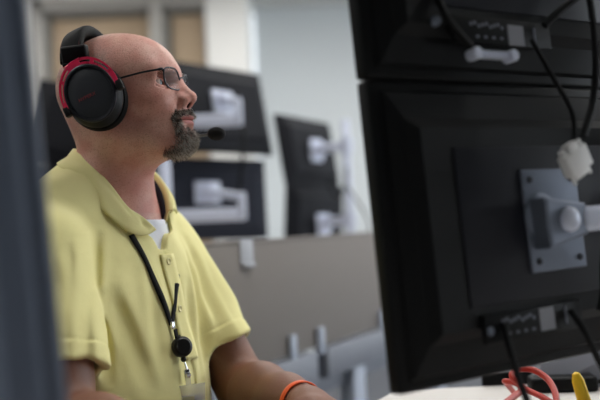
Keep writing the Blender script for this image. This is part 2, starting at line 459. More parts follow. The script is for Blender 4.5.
def hand_sdf(p, W, d_, n_, s_, bend, scale=1.0):
    d_ = d_ / np.linalg.norm(d_); s_ = s_ - d_ * (s_ @ d_); s_ /= np.linalg.norm(s_); n_ = np.cross(s_, d_); n_ = n_ if n_[2] > 0 else -n_
    m = []
    for off, ln in ((.030, .084), (.010, .090), (-.010, .086), (-.028, .077)): m.append(W + d_ * ln * scale + s_ * off * scale)
    d = rcone(p, W, W + d_ * .03 + s_ * .010, .0275, .026)
    for q in m: d = smin(d, rcone(p, W + d_ * .012 + (q - W - d_ * .08) * .5, q, .020, .0135), .014)
    d = smin(d, rcone(p, W + d_ * .025 + s_ * .022 - n_ * .006, W + d_ * .065 + s_ * .033 - n_ * .006, .019, .013), .012)
    for q, L_ in zip(m, ((.040, .025, .020), (.044, .028, .021), (.041, .026, .021), (.032, .020, .018))):
        P0 = q; a = bend[0]; pts = [P0]
        for L1, db in zip(L_, (0, bend[1], bend[2])):
            a += db; P0 = P0 + (d_ * math.cos(a) - n_ * math.sin(a)) * L1 * scale; pts.append(P0)
        d = smin(d, chain(p, pts, [.0105, .0092, .0085, .0072], .003), .004)
        d = smin(d, rcone(p, q + n_ * .004, q + n_ * .004 + d_ * .004, .0085, .008), .008)
    tb = W + d_ * .030 + s_ * .034 - n_ * .006
    t1 = tb + d_ * .030 + s_ * .022 - n_ * .010; t2 = t1 + d_ * .028 + s_ * .004 - n_ * .006; t3 = t2 + d_ * .022 - s_ * .004 - n_ * .006
    d = smin(d, chain(p, [tb, t1, t2, t3], [.016, .0125, .0108, .0082], .005), .008)
    return d
HIP_L, HIP_R = T(.03, .095, .545), T(.03, -.095, .545)
KN_L, KN_R = T(.43, .13, .565), T(.40, -.12, .555)
AN_L, AN_R = T(.46, .14, .085), T(.36, -.13, .085)
def torso_sdf(p):
    t = tloc(p)
    d = ell(t, (-.006, 0, .95), (.112, .168, .205))
    d = smin(d, ell(t, (.018, 0, .745), (.122, .170, .165)), .08)
    d = smin(d, ell(t, (.000, 0, .575), (.130, .178, .135)), .08)
    ta = t.copy(); ta[:, 1] = np.abs(t[:, 1])
    d = smin(d, ell(ta, (.054, .075, .955), (.048, .085, .062)), .05)
    d = smin(d, rcone(ta, (-.006, .030, 1.100), (-.005, .150, 1.055), .048, .048), .05)
    return d
def legs_sdf(p):
    d = None
    for h, k, a in ((HIP_L, KN_L, AN_L), (HIP_R, KN_R, AN_R)):
        e = chain(p, [h, k], [.088, .060], .03); e = smin(e, chain(p, [k, a + (k - a) * .65, a], [.060, .058, .040], .03), .03)
        e = smin(e, rcone(p, a + V3(0, 0, -.035), a + Fd * .14 + V3(0, 0, -.048), .036, .028), .03)
        d = e if d is None else smin(d, e, .02)
    return d
def neck_sdf(p):
    return chain(p, [H(-.012, 0, -.055), NB], [.0565, .0600], .02)
def body_sdf(p):
    out = np.full(len(p), 9.0)
    zt = p[:, 2]
    d = torso_sdf(p)
    d = smin(d, legs_sdf(p), .05)
    dn = neck_sdf(p)
    d = smin(d, dn, .05)
    ar = arm_sdf(p, RS, RE, RW, -1); al = arm_sdf(p, LS, LE, LW, 1)
    ar = smin(ar, hand_sdf(p, RW, V3(.6, -.45, -.12), None, V3(.45, .6, 0), (.25, .35, .35)), .012)
    al = smin(al, hand_sdf(p, LW, V3(.048, -.078, -.010), None, V3(-.62, -.66, 0), (.45, .45, .35)), .012)
    d = smin(d, ar, .014); d = smin(d, al, .014)
    m = zt > 1.06
    if m.any():
        d[m] = smin(d[m], head_sdf(p[m]), .028)
    return d

person = empty('person', T(0, 0, 0.0), None, 'bald man in a yellow polo shirt seated in profile with a headset, glasses and goatee', 'person')
INV = Matrix.Translation(Vector(-np.array(person.location)))
def under(o, parent):                                       # child built in world coordinates
    o.parent = parent; o.matrix_parent_inverse = Matrix.Translation(-Vector(parent.location)); return o

bx0, bx1 = -0.56, 0.30
ax = axis_grid([(-0.60, .005), (-0.42, .0017), (-0.135, .004), (0.30, None)])
ay = axis_grid([(0.82, .004), (1.20, .0021), (1.475, .004), (1.75, None)])
az = axis_grid([(0.0, .007), (0.70, .0036), (1.08, .0017), (1.41, None)])
bv, bq = polygonise(body_sdf, ax, ay, az)
bme = np_mesh('body', bv, bq)
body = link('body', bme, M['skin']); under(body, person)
h = hloc(bv) / HS
hy = np.abs(h[:, 1])
inhead = (bv[:, 2] > 1.08)
# where hair is shaved or stubble grows: real colour of the skin, not shade
scalp = ss(h[:, 2] - (-.02 + 0.0 * h[:, 0]), 0, .03) * ss(-h[:, 0], -.075, .0)
side = ss(-h[:, 0], -.03, .01) * ss(h[:, 2], -.075, -.045)
jawst = ss(-h[:, 2], .050, .075) * ss(h[:, 0], -.02, .02) * ss(h[:, 2], -.150, -.115)
stub = np.clip(0.45 * scalp + 0.75 * side + 0.35 * jawst, 0, 1) * inhead
set_attr(bme, 'stubble', stub)
lip = ss(-np.abs(h[:, 2] + .0722), -.0095, -.006) * ss(h[:, 0], .086, .093) * ss(-hy, -.0285, -.022) * inhead
set_attr(bme, 'lip', lip)
flush = (np.exp(-((h[:, 0] - .11) ** 2 + hy ** 2 + (h[:, 2] + .036) ** 2) / .022 ** 2) + .6 * np.exp(-((h[:, 0] - .066) ** 2 + (hy - .05) ** 2 + (h[:, 2] + .035) ** 2) / .03 ** 2) + .5 * ss(-h[:, 2], .10, .15)) * inhead
set_attr(bme, 'flush', np.clip(flush, 0, 1))
set_attr(bme, 'tan', ss(-bv[:, 2], -.95, -.88))  # arm tan plus painted shade, stronger lower down
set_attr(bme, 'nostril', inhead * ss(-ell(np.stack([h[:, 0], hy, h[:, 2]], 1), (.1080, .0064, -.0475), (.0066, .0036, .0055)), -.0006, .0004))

for sgn in (1, -1):
    c = H(*(EYE * V3(1, sgn, 1) * HS)); e = MB().ball((0, 0, 0), .0126 * HS * 1.02, n=32).build('eye', M['eye'])
    R4 = Matrix((Vector(HR[:, 0]), Vector(HR[:, 1]), Vector(HR[:, 2]))).transposed() @ Matrix.Rotation(0.12, 3, 'Y')
    e.parent = body; e.matrix_parent_inverse = Matrix.Identity(4)
    e.matrix_basis = Matrix.Translation(Vector(c)) @ R4.to_4x4()

# --- hair: eyebrows and goatee, single hairs rooted on the skin
bvh = BVHTree.FromPolygons([tuple(v) for v in bv[::1]], [tuple(q) for q in bq]) if False else None
bnorm = np.zeros((len(bv), 3), np.float32)
bme.vertex_normals.foreach_get('vector', bnorm.ravel()) if hasattr(bme, 'vertex_normals') else None
nn = np.empty(len(bv) * 3, np.float32); bme.vertex_normals.foreach_get('vector', nn); bnorm = nn.reshape(-1, 3)
def hairs(name, weight, count, length, rad, dirfn, mats, split, parent):
    w = weight * (weight > 0.02); ids = RNG.choice(len(bv), size=count, p=w / w.sum())
    vs = []; fs = []; mi = []
    for i in ids:
        nrm = bnorm[i]; p0 = bv[i] + RNG.normal(size=3) * .0007 - nrm * .0006
        dl = dirfn(h[i]); dw = HR @ dl
        dw = dw / np.linalg.norm(dw) + nrm * RNG.uniform(.35, .75) + RNG.normal(size=3) * .32
        dw /= np.linalg.norm(dw); L_ = length * RNG.uniform(.55, 1.15)
        p1 = p0 + dw * L_ * .55; d2 = dw + V3(0, 0, -.25) - nrm * .25; d2 /= np.linalg.norm(d2); p2 = p1 + d2 * L_ * .45
        a = np.cross(dw, [.3, .2, .93]); a /= np.linalg.norm(a) + 1e-9; b = np.cross(dw, a)
        n0 = len(vs)
        for pp, r in ((p0, rad), (p1, rad * .8)):
            for k in range(3):
                w_ = 2 * PI * k / 3; vs.append(pp + (a * math.cos(w_) + b * math.sin(w_)) * r)
        vs.append(p2)
        for k in range(3):
            k2 = (k + 1) % 3; fs += [(n0 + k, n0 + k2, n0 + 3 + k2, n0 + 3 + k), (n0 + 3 + k, n0 + 3 + k2, n0 + 6)]
        g = 1 if RNG.random() < split(h[i]) else 0; mi += [g] * 6
    me = bpy.data.meshes.new(name); me.from_pydata([tuple(v) for v in vs], [], fs)
    me.polygons.foreach_set('material_index', mi)
    o = link(name, me, mats, None, True); under(o, person); return o
front = ss(h[:, 0], .044, .066) * inhead
gw = np.zeros(len(bv))
must = ss(-h[:, 2], .0525, .0565) * ss(h[:, 2], -.0700, -.0650) * ss(-hy, -.038, -.028)
cornr = ss(-np.abs(hy - .0335), -.0080, -.0035) * ss(-h[:, 2], .057, .064) * ss(h[:, 2], -.105, -.095)
chin_ = ss(-h[:, 2], .087, .100) * ss(-hy, -.044, -.028)
soul = ss(-hy, -.0085, -.005) * ss(-h[:, 2], .0815, .084) * ss(h[:, 2], -.098, -.090) + .22 * ss(-hy, -.034, -.028) * ss(-h[:, 2], .0815, .085)
gw = np.clip(must + cornr + chin_ + soul, 0, 1) * front * ss(h[:, 2], -.1290, -.119) * ss(h[:, 0], .044, .070)
gw *= (1 - lip) * (1 - ss(-np.abs(h[:, 2] + .0735), -.0100, -.0075) * ss(-hy, -.0290, -.0265))
def gdir(l):
    return np.array([.45, .55 * np.sign(l[1]) * min(1, abs(l[1]) / .02), -.9])
goatee = hairs('goatee', gw, 7600, .0088, .00027, gdir, [M['hair_dark'], M['hair_grey']], lambda l: .40 + .30 * math.sin(l[2] * 420 + 3 * math.sin(l[1] * 260)) + .18 * (l[2] < -.1), person)
bw = ss(-np.abs(h[:, 2] - (.0085 + .10 * (hy - .03) * (hy < .034) - .25 * np.maximum(hy - .040, 0))), -.0042, -.0022) * ss(hy, .010, .015) * ss(-hy, -.055, -.047) * (h[:, 0] > .055) * inhead
for sg in (1, -1): hairs('eyebrow', bw * (h[:, 1] * sg > 0), 260, .0075, .00026, lambda l: np.array([.15, .95 * np.sign(l[1]), .12]), [M['brow'], M['hair_grey']], lambda l: .12, person)

# ---------------------------------------------------------------- shirt
def vnoise(p, s, seed=0):
    q = p * s + seed * 7.3
    return (np.sin(q[:, 0] * 1.0 + 1.7 * np.sin(q[:, 1] * .7 + .3)) + np.sin(q[:, 1] * 1.3 + 1.5 * np.sin(q[:, 2] * .8 + 1.1)) + np.sin(q[:, 2] * 1.1 + 1.6 * np.sin(q[:, 0] * .9 + 2.0))) / 3
RSL = RS + (RE - RS) * .71; LSL = LS + (LE - LS) * .74
aR = (RE - RS) / np.linalg.norm(RE - RS); aL = (LE - LS) / np.linalg.norm(LE - LS)
def seg2(u, v, a, b):
    a = np.array(a); ab = np.array(b) - a; q = np.stack([u, v], 1) - a
    t = np.clip((q @ ab) / (ab @ ab), 0, 1); return np.linalg.norm(q - t[:, None] * ab, axis=1), t
def crease(p, side, a, b, w, amp):
    """a pull in the cloth: side 'N' lies on the flank towards the aisle (world x, z), 'F' on the chest (l, z)"""
    t3 = tloc(p)
    if side == 'N': dd, t = seg2(p[:, 0], p[:, 2], a, b); m = ss(-t3[:, 1], .04, .10)
    else: dd, t = seg2(t3[:, 1], p[:, 2], a, b); m = ss(t3[:, 0], 0, .05)
    e = (1 - t) ** .5 * np.minimum(1, t * 6 + .3) * m
    return e * amp * (np.exp(-(dd / w) ** 2) - .55 * np.exp(-((dd - 1.9 * w) / (w * .9)) ** 2))
CREASES = []
def sleeve(p, S, E_, a, t0, r0_, r1):
    e = rcone(p, S, S + (E_ - S) * 1.0, r0_, r1)
    return e
def shirt_outer(p, folds=True):
    t = tloc(p)
    d = torso_sdf(p) - .013
    d = smin(d, ell(t, (.035, 0, .80), (.100, .145, .17)), .08)               # cloth bridging chest and belly
    d = smin(d, rcone(p, NB + V3(0, 0, -.05), NB + V3(0, 0, -.01), .072, .070), .05)
    sr = smin(rcone(p, RS, RS + (RE - RS) * .95, .0640, .0690), rcone(p, RS + V3(0, 0, .004), RSL, .064, .067), .02)
    sl = smin(rcone(p, LS, LS + (LE - LS) * .95, .0620, .0575), rcone(p, LS + V3(0, 0, .004), LSL, .0615, .0565), .02)
    cr = (p - RS) @ aR - np.linalg.norm(RSL - RS); cl = (p - LS) @ aL - np.linalg.norm(LSL - LS)
    sr = smin(sr, arm_sdf(p, RS, RE, RW, -1) - .008, .01); sl = smin(sl, arm_sdf(p, LS, LE, LW, 1) - .007, .01)
    # stitched hem line
    sr = sr + .0011 * np.exp(-((cr + .026) / .0022) ** 2) - .0012 * ss(cr, -.026, -.024)
    sl = sl + .0011 * np.exp(-((cl + .026) / .0022) ** 2) - .0012 * ss(cl, -.026, -.024)
    sr = smax(sr, cr, .004); sl = smax(sl, cl, .004)
    d = smin(d, sr, .016); d = smin(d, sl, .024)
    if folds:
        g = ss(-np.abs(d), -.03, 0)
        amp = .0022 * (.4 + .6 * ss(-t[:, 2], -1.02, -.90))
        ph = t[:, 1] * 46 + 5.0 * vnoise(t, 6.0) + 10 * t[:, 2] * np.sign(t[:, 1])
        d = d - g * amp * np.sin(ph) * ss(t[:, 0], -.02, .06)
        d = d - g * .0022 * vnoise(p, 34, 1) - g * .0012 * vnoise(p, 70, 2)
        for c in CREASES: d = d + crease(p, *c)
    d = smax(d, .575 - p[:, 2], .006)
    return d
# pulls running from the armpits and across the shoulder
CREASES += [
    ('N', (-.302, 1.045), (-.284, .83), .0060, .0050),
    ('N', (-.318, 1.030), (-.298, .93), .0055, .0022),
    ('N', (-.280, .960), (-.225, .80), .0090, .0040),
    ('N', (-.250, 1.000), (-.215, .86), .0100, .0030),
    ('F', (.110, 1.030), (.085, .80), .0090, .0035),
    ('F', (.080, 1.000), (.050, .80), .0090, .0055),
    ('F', (.040, .960), (.020, .78), .0090, .0035),
    ('F', (-.060, .990), (-.075, .80), .0110, .0030),
]
def nbase(p):
    t = tloc(p); return t
def neck_cut(p):
    t = tloc(p)
    c = rcone(p, NB + V3(0, 0, -.07) + Fd * .012 + Ld * .007, H(-.012, 0, -.055) + Fd * .006 + Ld * .007, .082, .077)
    # front vee, its two edges running down to the top of the buttoned placket
    vz = (t[:, 2] - 1.020); wdt = .010 + vz * .55
    v = smax(smax(np.abs(t[:, 1] + .004) - wdt, -vz, .004), .035 - t[:, 0], .01)
    return smin(smax(c, 1.045 - p[:, 2], .01), v, .016)
def shirt_sdf(p):
    d = shirt_outer(p)
    tb_ = torso_sdf(p); ra_ = arm_sdf(p, RS, RE, RW, 1); la_ = arm_sdf(p, LS, LE, LW, 1)
    b = smin(tb_, neck_sdf(p), .05); b = smin(b, ra_, .014); b = smin(b, la_, .014)
    # sleeve mouths stand off the arm
    crr = (p - RS) @ aR - np.linalg.norm(RSL - RS); cll = (p - LS) @ aL - np.linalg.norm(LSL - LS)
    mr = smax(rcone(p, RS, RS + (RE - RS) * 1.0, .057, .0615), -(crr + .055), .01); ml = smax(rcone(p, LS, LS + (LE - LS) * 1.0, .0490, .0520), -(cll + .055), .01)
    d = np.minimum(d, np.minimum(np.maximum(smin(tb_, ra_, .014) - .0055, crr), np.maximum(smin(tb_, la_, .014) - .0030, cll)) + np.maximum(.60 - p[:, 2], 0) + 9 * (p[:, 2] > 1.03))
    d = np.maximum(d, -(b + .0035)); d = np.maximum(d, -mr); d = np.maximum(d, -ml)
    d = np.maximum(d, -neck_cut(p))
    return d
sx_ = axis_grid([(-0.60, .0042), (-0.44, .0026), (0.02, None)])
sy_ = axis_grid([(1.00, .0028), (1.66, None)])
sz_ = axis_grid([(0.56, .0042), (0.78, .0026), (1.20, None)])
sv, sq = polygonise(shirt_sdf, sx_, sy_, sz_, slack=1.9)
sme = np_mesh('polo_shirt', sv, sq)
shirt = under(link('polo_shirt', sme, M['shirt']), person)
sbvh = BVHTree.FromPolygons(sv.tolist(), sq.tolist())
def on_shirt(f, l, z, off=0.0):
    """point on the shirt front at torso coordinates l, z seen from the front"""
    o_ = Vector(T(.6, l, z)); hit = sbvh.ray_cast(o_, Vector(-Fd))
    return (hit[0] + hit[1] * off, hit[1]) if hit[0] else (Vector(T(.1, l, z)), Vector(Fd))

# undershirt
def tee_sdf(p):
    b = torso_sdf(p); b = smin(b, neck_sdf(p), .05)
    d = np.maximum(b - .0060, -(b - .0012))
    t = tloc(p)
    cut = 1.100 - .030 * ss(t[:, 0], -.02, .08) - p[:, 2]
    d = smax(d, -cut, .003)
    d = np.maximum(d, .90 - p[:, 2])
    d = np.maximum(d, np.abs(t[:, 1]) - .15)
    return d
tv, tq = polygonise(tee_sdf, axis_grid([(-.52, .003), (-.12, None)]), axis_grid([(1.16, .003), (1.60, None)]), axis_grid([(.89, .003), (1.13, None)]), slack=1.9)
under(link('undershirt', np_mesh('undershirt', tv, tq), M['tee']), person)

# collar: stand and leaf, lofted round the neck
def ring(pts, n=14): return bez(pts, n)
R_fold = [(.086, -.056, 1.086), (.080, -.062, 1.098), (.062, -.070, 1.128), (.028, -.070, 1.164), (-.010, -.048, 1.184), (-.032, 0, 1.190),
          (-.010, .050, 1.188), (.028, .074, 1.172), (.064, .078, 1.142), (.086, .068, 1.112), (.098, .052, 1.082)]
R_leaf = [(.118, -.026, 1.052), (.114, -.052, 1.044), (.100, -.084, 1.052), (.058, -.108, 1.092), (-.012, -.098, 1.130), (-.064, 0, 1.142),
          (-.012, .100, 1.134), (.052, .112, 1.104), (.088, .098, 1.078), (.096, .078, 1.084), (.100, .0535, 1.079)]
R_mid = [((a[0] * .5 + b[0] * .5) + .0, a[1] * .5 + b[1] * .5, a[2] * .5 + b[2] * .5) for a, b in zip(R_fold, R_leaf)]
R_in = [(a[0] - .007 * (1 if i in (0, 1, 9, 10) else .2), a[1] * .93, a[2] - .030) for i, a in enumerate(R_fold)]
def lift(pt, off=.004):
    """push a torso-space point out of the shirt"""
    w = Vector(T(*pt)); loc, nrm, _, dist = sbvh.find_nearest(w)
    if loc is not None and (w - loc).dot(nrm) < off and dist < .03: w = loc + nrm * off
    return w
def loft(rows, name, material, parent, thick=.0022, world=None):
    n = len(rows[0]); vs = [v for r in rows for v in r]
    fs = [(i * n + k, i * n + k + 1, (i + 1) * n + k + 1, (i + 1) * n + k) for i in range(len(rows) - 1) for k in range(n - 1)]
    me = bpy.data.meshes.new(name); me.from_pydata([tuple(v) for v in vs], [], fs)
    bm = bmesh.new(); bm.from_mesh(me); bmesh.ops.recalc_face_normals(bm, faces=bm.faces); bm.to_mesh(me); bm.free()
    o = link(name, me, material, None)
    s = o.modifiers.new('thickness', 'SOLIDIFY'); s.thickness = thick; s.offset = 0
    return o
fold_w = [Vector(T(*p)) for p in ring(R_fold)]; leaf_w = [lift(p, .005) for p in ring(R_leaf)]; in_w = [Vector(T(*p)) for p in ring(R_in)]
N_ = len(fold_w); rows = [in_w]
axis_pt = lambda v: Vector((NB[0], NB[1], v.z))
def outw(v): q = (v - axis_pt(v)); q.z = 0; return q.normalized()
rows.append([a * .35 + b * .65 for a, b in zip(in_w, fold_w)])
rows.append([v + outw(v) * .0005 for v in fold_w])
rows.append([v + outw(v) * .0045 + Vector((0, 0, .0012)) for v in fold_w])
NR = 8
for k in range(1, NR + 1):
    t = k / NR; r = []
    for a, b in zip(fold_w, leaf_w):
        q = (a + outw(a) * .0045).lerp(b, t) + (outw(a) * .004 + Vector((0, 0, .003))) * math.sin(PI * t)
        loc, nrm, _, dist = sbvh.find_nearest(q)
        if (q - loc).dot(nrm) < .004 and dist < .03: q = loc + nrm * .004
        r.append(q)
    rows.append(r)
for _ in range(14):
    rows = [rows[0]] + [[r[0]] + [(r[k - 1] + r[k] * 2 + r[k + 1]) / 4 for k in range(1, N_ - 1)] + [r[-1]] for r in rows[1:]]
collar = loft(rows, 'collar', M['shirt'], None); collar.parent = shirt
# navy tape inside the collar stand
tape = [[(ra[k] * (1 - t) + rb_[k] * t) - outw(rb_[k]) * .0042 for k in range(int(N_ * .42), N_ - 2)] for ra, rb_, t in ((rows[0], rows[2], -.1), (rows[0], rows[2], .45), (rows[0], rows[2], .84))]
nt_ = loft(tape, 'neck_tape', M['navy'], None, .001); nt_.parent = shirt; nt_['label'] = 'navy tape inside the collar'
for o in (collar, nt_): o.matrix_parent_inverse = Matrix.Identity(4)
# placket strip and buttons, following the shirt front
def strip(l0, l1, z0, z1, off, n=26, m=5, skew=0.0):
    rows = []
    for i in range(n):
        z = z0 + (z1 - z0) * i / (n - 1); r = []
        for k in range(m):
            l = l0 + (l1 - l0) * k / (m - 1) + skew * i / (n - 1); p, nr = on_shirt(0, l, z, off); r.append(p)
        rows.append(r)
    return rows
def smooth_rows(rows, it=3):
    for _ in range(it):
        new = [r[:] for r in rows]
        for i in range(1, len(rows) - 1):
            for k in range(len(rows[0])): new[i][k] = (rows[i - 1][k] + rows[i][k] * 2 + rows[i + 1][k]) / 4
        rows = new
    return rows
pk = loft(smooth_rows(strip(-.019, .016, 1.012, .845, .0022)), 'placket', M['shirt'], None, .0024); pk.parent = shirt
for z in (1.000, .925, .862):
    p, nr = on_shirt(0, -.002, z, .0044)
    b = MB().lathe([(0, .0002), (.0022, .0002), (.0030, .0008), (.0046, .0016), (.0056, .0010), (.0056, 0)], p, nr, 20).build('button', M['button']); b.parent = shirt

# trousers, shoes
def trouser_sdf(p):
    t = tloc(p); d = legs_sdf(p) - .012
    d = smin(d, ell(t, (.000, 0, .575), (.134, .182, .139)), .05)
    d = smax(d, p[:, 2] - .66, .004)
    b = smin(legs_sdf(p), torso_sdf(p), .05)
    d = np.maximum(d, -(b - .001)); d = np.maximum(d, .085 - p[:, 2]); return d
g6 = lambda a, b, s=.007: axis_grid([(a, s), (b, None)])
qv, qq = polygonise(trouser_sdf, g6(-.56, .32), g6(.98, 1.66), g6(.07, .68), slack=1.9)
under(link('trousers', np_mesh('trousers', qv, qq), M['beltcloth']), person)
for a in (AN_L, AN_R):
    def shoe_sdf(p, a=a):
        d = rcone(p, a + V3(0, 0, -.035) - Fd * .02, a + Fd * .16 + V3(0, 0, -.050), .046, .036)
        d = smin(d, rcone(p, a + V3(0, 0, -.03), a + V3(0, 0, .03), .046, .050), .02)
        d = smax(d, .002 - p[:, 2], .004)
        b = rcone(p, a + V3(0, 0, -.035), a + Fd * .14 + V3(0, 0, -.048), .037, .029); b = smin(b, rcone(p, a, a + V3(0, 0, .1), .043, .046), .01)
        return np.maximum(d, -b)
    vv, qv2 = polygonise(shoe_sdf, g6(a[0] - .1, a[0] + .26), g6(a[1] - .2, a[1] + .1), g6(-.01, .13), slack=1.9)
    under(link('shoe', np_mesh('shoe', vv, qv2), M['shoe']), person)

# ================================================================ HEADSET (head-local metres)
HRm = Matrix((Vector(HR[0]), Vector(HR[1]), Vector(HR[2])))
HM = Matrix.Translation(Vector(HC)) @ HRm.to_4x4()
hs = empty('headset', HC, HRm, 'black over-ear headset with red metal forks and boom microphone worn by the man', 'headset')
CUPC = V3(-.0085, 0, -.0145); ACX, ACZ = .0405, .0500
TILT = math.radians(-12)
for sgn in (-1, 1):
    tw = Matrix.Rotation(math.radians(6) * -sgn, 3, 'Z')      # cups toe in slightly at the back
    cx_ = Vector((CUPC[0], sgn * .086, CUPC[2])); axn = tw @ Vector((0, sgn, 0)); xr = Matrix.Rotation(TILT, 3, 'Y') @ Vector((1, 0, 0))
    if sgn < 0: cxo = cx_
    # cushion
    MB().lathe([(.0265, -.004), (.036, -.010), (.044, -.009), (.0495, -.003), (.0510, .006), (.0490, .013), (.043, .016), (.0285, .016)], cx_, axn, 48, .90, 1.05, xref=xr).build('ear_cushion', M['black_soft'], hs)
    cupo = MB().lathe([(0, .0165), (.040, .0165), (.0475, .0175), (.0480, .022), (.0455, .028), (.0420, .0330), (.0405, .0355)], cx_, axn, 48, .90, 1.05, xref=xr).build('ear_cup', M['cup_body'], hs)
    MB().lathe([(.0360, .0345), (.0405, .0345), (.0420, .0362), (.0418, .0385), (.0400, .0398), (.0375, .0390), (.0365, .0362)], cx_, axn, 48, .90, 1.05, xref=xr).build('rim', M['dark_rim'], hs)
    MB().lathe([(0, .0392), (.020, .0390), (.0345, .0378), (.0368, .0362), (.0368, .0330), (0, .0330)], cx_, axn, 48, .90, 1.05, xref=xr).build('face_plate', M['cup'], hs)
    # red fork: arc of metal with slots, from pivot to pivot over the top of the cup
    ax_x = xr.normalized(); ax_z = axn.cross(ax_x).normalized(); ax_z = ax_z if ax_z.z > 0 else -ax_z
    def fp(w, r, y): return cx_ + axn * y + ax_x * (math.cos(w) * r * .90) + ax_z * (math.sin(w) * r * 1.05)
    A0, A1 = math.radians(-6), math.radians(186)
    fk = MB(); ns = 60; ro, ri = .0525, .0425; y0, y1 = .0325, .0360
    slots = [(24, 54), (62, 84), (112, 134), (142, 172)]
    def inslot(wd): return any(a < wd < b for a, b in slots)
    for i in range(ns):
        wa, wb = A0 + (A1 - A0) * i / ns, A0 + (A1 - A0) * (i + 1) / ns; md = math.degrees((wa + wb) / 2)
        taper = lambda w: .62 + .38 * math.sin((w - A0) / (A1 - A0) * PI) ** .5
        def rr(w): m_ = (ro + ri) / 2; hw = (ro - ri) / 2 * taper(w); return m_ - hw, m_ + hw
        spans = [(0, 1)] if not inslot(md) else [(0, .33), (.67, 1)]
        for a, b in spans:
            q = []
            for w in (wa, wb):
                i0, o0 = rr(w); i1 = i0 + (o0 - i0) * a; o1 = i0 + (o0 - i0) * b
                q += [fp(w, i1, y0), fp(w, o1, y0), fp(w, o1, y1), fp(w, i1, y1)]
            fk.add(q, [(0, 1, 5, 4), (1, 2, 6, 5), (2, 3, 7, 6), (3, 0, 4, 7), (0, 3, 2, 1), (4, 5, 6, 7)])
    # stem up to the slider
    st0 = fp(math.radians(100), .051, .0342); st1 = Vector((-.0235, sgn * .1010, .046))
    d_ = (st1 - st0).normalized(); sd = ax_x
    pr = []
    for p_, w_ in ((st0, .013), (st0.lerp(st1, .45), .0085), (st1, .0065)):
        for s1, s2 in ((-1, -1), (1, -1), (1, 1), (-1, 1)): pr.append(p_ + sd * w_ * s1 + axn * .0018 * s2)
    fk.add(pr, [(0, 1, 5, 4), (1, 2, 6, 5), (2, 3, 7, 6), (3, 0, 4, 7), (4, 5, 9, 8), (5, 6, 10, 9), (6, 7, 11, 10), (7, 4, 8, 11), (0, 3, 2, 1), (8, 9, 10, 11)])
    fk.build('fork', M['red'], hs, angle=30)
    for w in (A0 - .04, A1 + .04):
        p_ = fp(w, .0495, .0310)
        MB().box(p_, (.011, .011, .016), Matrix((ax_x, axn, ax_z)).transposed(), .003).build('pivot', M['black_line'], hs)
    # slider block at the end of the headband
    Rb = Matrix((Vector((1, 0, -.16)).normalized(), Vector((0, 1, 0)), Vector((.16, 0, 1)).normalized())).transposed() @ Matrix.Rotation(-sgn * .22, 3, 'X')
    MB().box((-.0245, sgn * .0940, .0535), (.0400, .016, .031), Rb, .004, 3).box((-.0245, sgn * .0970, .0400), (.0415, .012, .006), Rb, .002).build('slider', M['black'], hs)
# headband, padded, with a red stitched edge
band = MB(); bstitch = MB(); npt = 40; secs = []
for i in range(npt + 1):
    w = PI * (0.10 + 0.80 * i / npt)
    yy = math.cos(w) * .0930; zz = .026 + math.sin(w) * .0765; xx = -.0315 - .004 * math.sin(w) ** 2
    n_ = Vector((0, math.cos(w), math.sin(w) * .95)).normalized(); secs.append((Vector((xx, yy, zz)), n_, w))
W2 = .0195
ring_n = 16; bvx = []
for c, n_, w in secs:
    th = .0062 + .0042 * math.sin(w) ** 2; sl_ = Vector((1, 0, .16)).normalized()
    for k in range(ring_n):
        a = 2 * PI * k / ring_n; ca, sa = math.cos(a), math.sin(a)
        ex = math.copysign(abs(ca) ** .55, ca) * W2; ey = math.copysign(abs(sa) ** .75, sa) * th
        bvx.append(c + sl_ * ex + n_ * (ey + th * .6))
bf = [(i * ring_n + k, i * ring_n + (k + 1) % ring_n, (i + 1) * ring_n + (k + 1) % ring_n, (i + 1) * ring_n + k) for i in range(npt) for k in range(ring_n)]
bf += [tuple(range(ring_n)), tuple(range(npt * ring_n, (npt + 1) * ring_n))]
band.add(bvx, bf).build('headband', M['black_soft'], hs)
for ex in (W2 * .80, -W2 * .80):
    MB().tube([c + Vector((1, 0, .16)).normalized() * ex + n_ * (.0062 + .0042 * math.sin(w) ** 2) * 1.28 for c, n_, w in secs[3:-3]], .0009, 6).build('stitching', M['redstitch'], hs)
# microphone boom from the far cup
bm_pts = bez([(.012, .122, -.030), (.040, .112, -.062), (.075, .088, -.080), (.098, .060, -.0870), (.115, .042, -.0915)], 10)
bo = MB().tube(bm_pts, .0021, 8).build('microphone_boom', M['black_line'], hs)
MB().lathe([(0, -.004), (.008, -.003), (.010, .004), (.008, .010), (0, .011)], (.010, .118, -.028), (0.3, 1, 0), 16).build('boom_mount', M['black_line'], hs)
mf = MB().ball((.1285, .033, -.0950), (.0165, .0108, .0112), Matrix.Rotation(.30, 3, 'Y') @ Matrix.Rotation(-.3, 3, 'Z'), 28).build('foam_windscreen', M['foam'], hs)
# lettering on the cup
cu = bpy.data.curves.new('cup_lettering', 'FONT'); cu.body = 'HYPERX'; cu.size = .0072; cu.extrude = .0003; cu.align_x = 'CENTER'; cu.align_y = 'CENTER'; cu.space_character = 1.05; cu.shear = 0.1
to = bpy.data.objects.new('lettering_source', cu); COL.objects.link(to)
dg = bpy.context.evaluated_depsgraph_get(); tme = bpy.data.meshes.new_from_object(to.evaluated_get(dg)); bpy.data.objects.remove(to)
lt = link('cup_lettering', tme, M['logo'], hs, False)
axn = Matrix.Rotation(math.radians(6), 3, 'Z') @ Vector((0, -1, 0)); tx = Matrix.Rotation(math.radians(-12), 3, 'Y') @ Vector((1, 0, 0)); tx = (tx - axn * tx.dot(axn)).normalized(); tz = axn.cross(tx).normalized()
lt.matrix_local = Matrix.Translation(cxo + axn * .0400 - tx * .006 - tz * .004) @ Matrix((tx, tz, axn)).transposed().to_4x4()

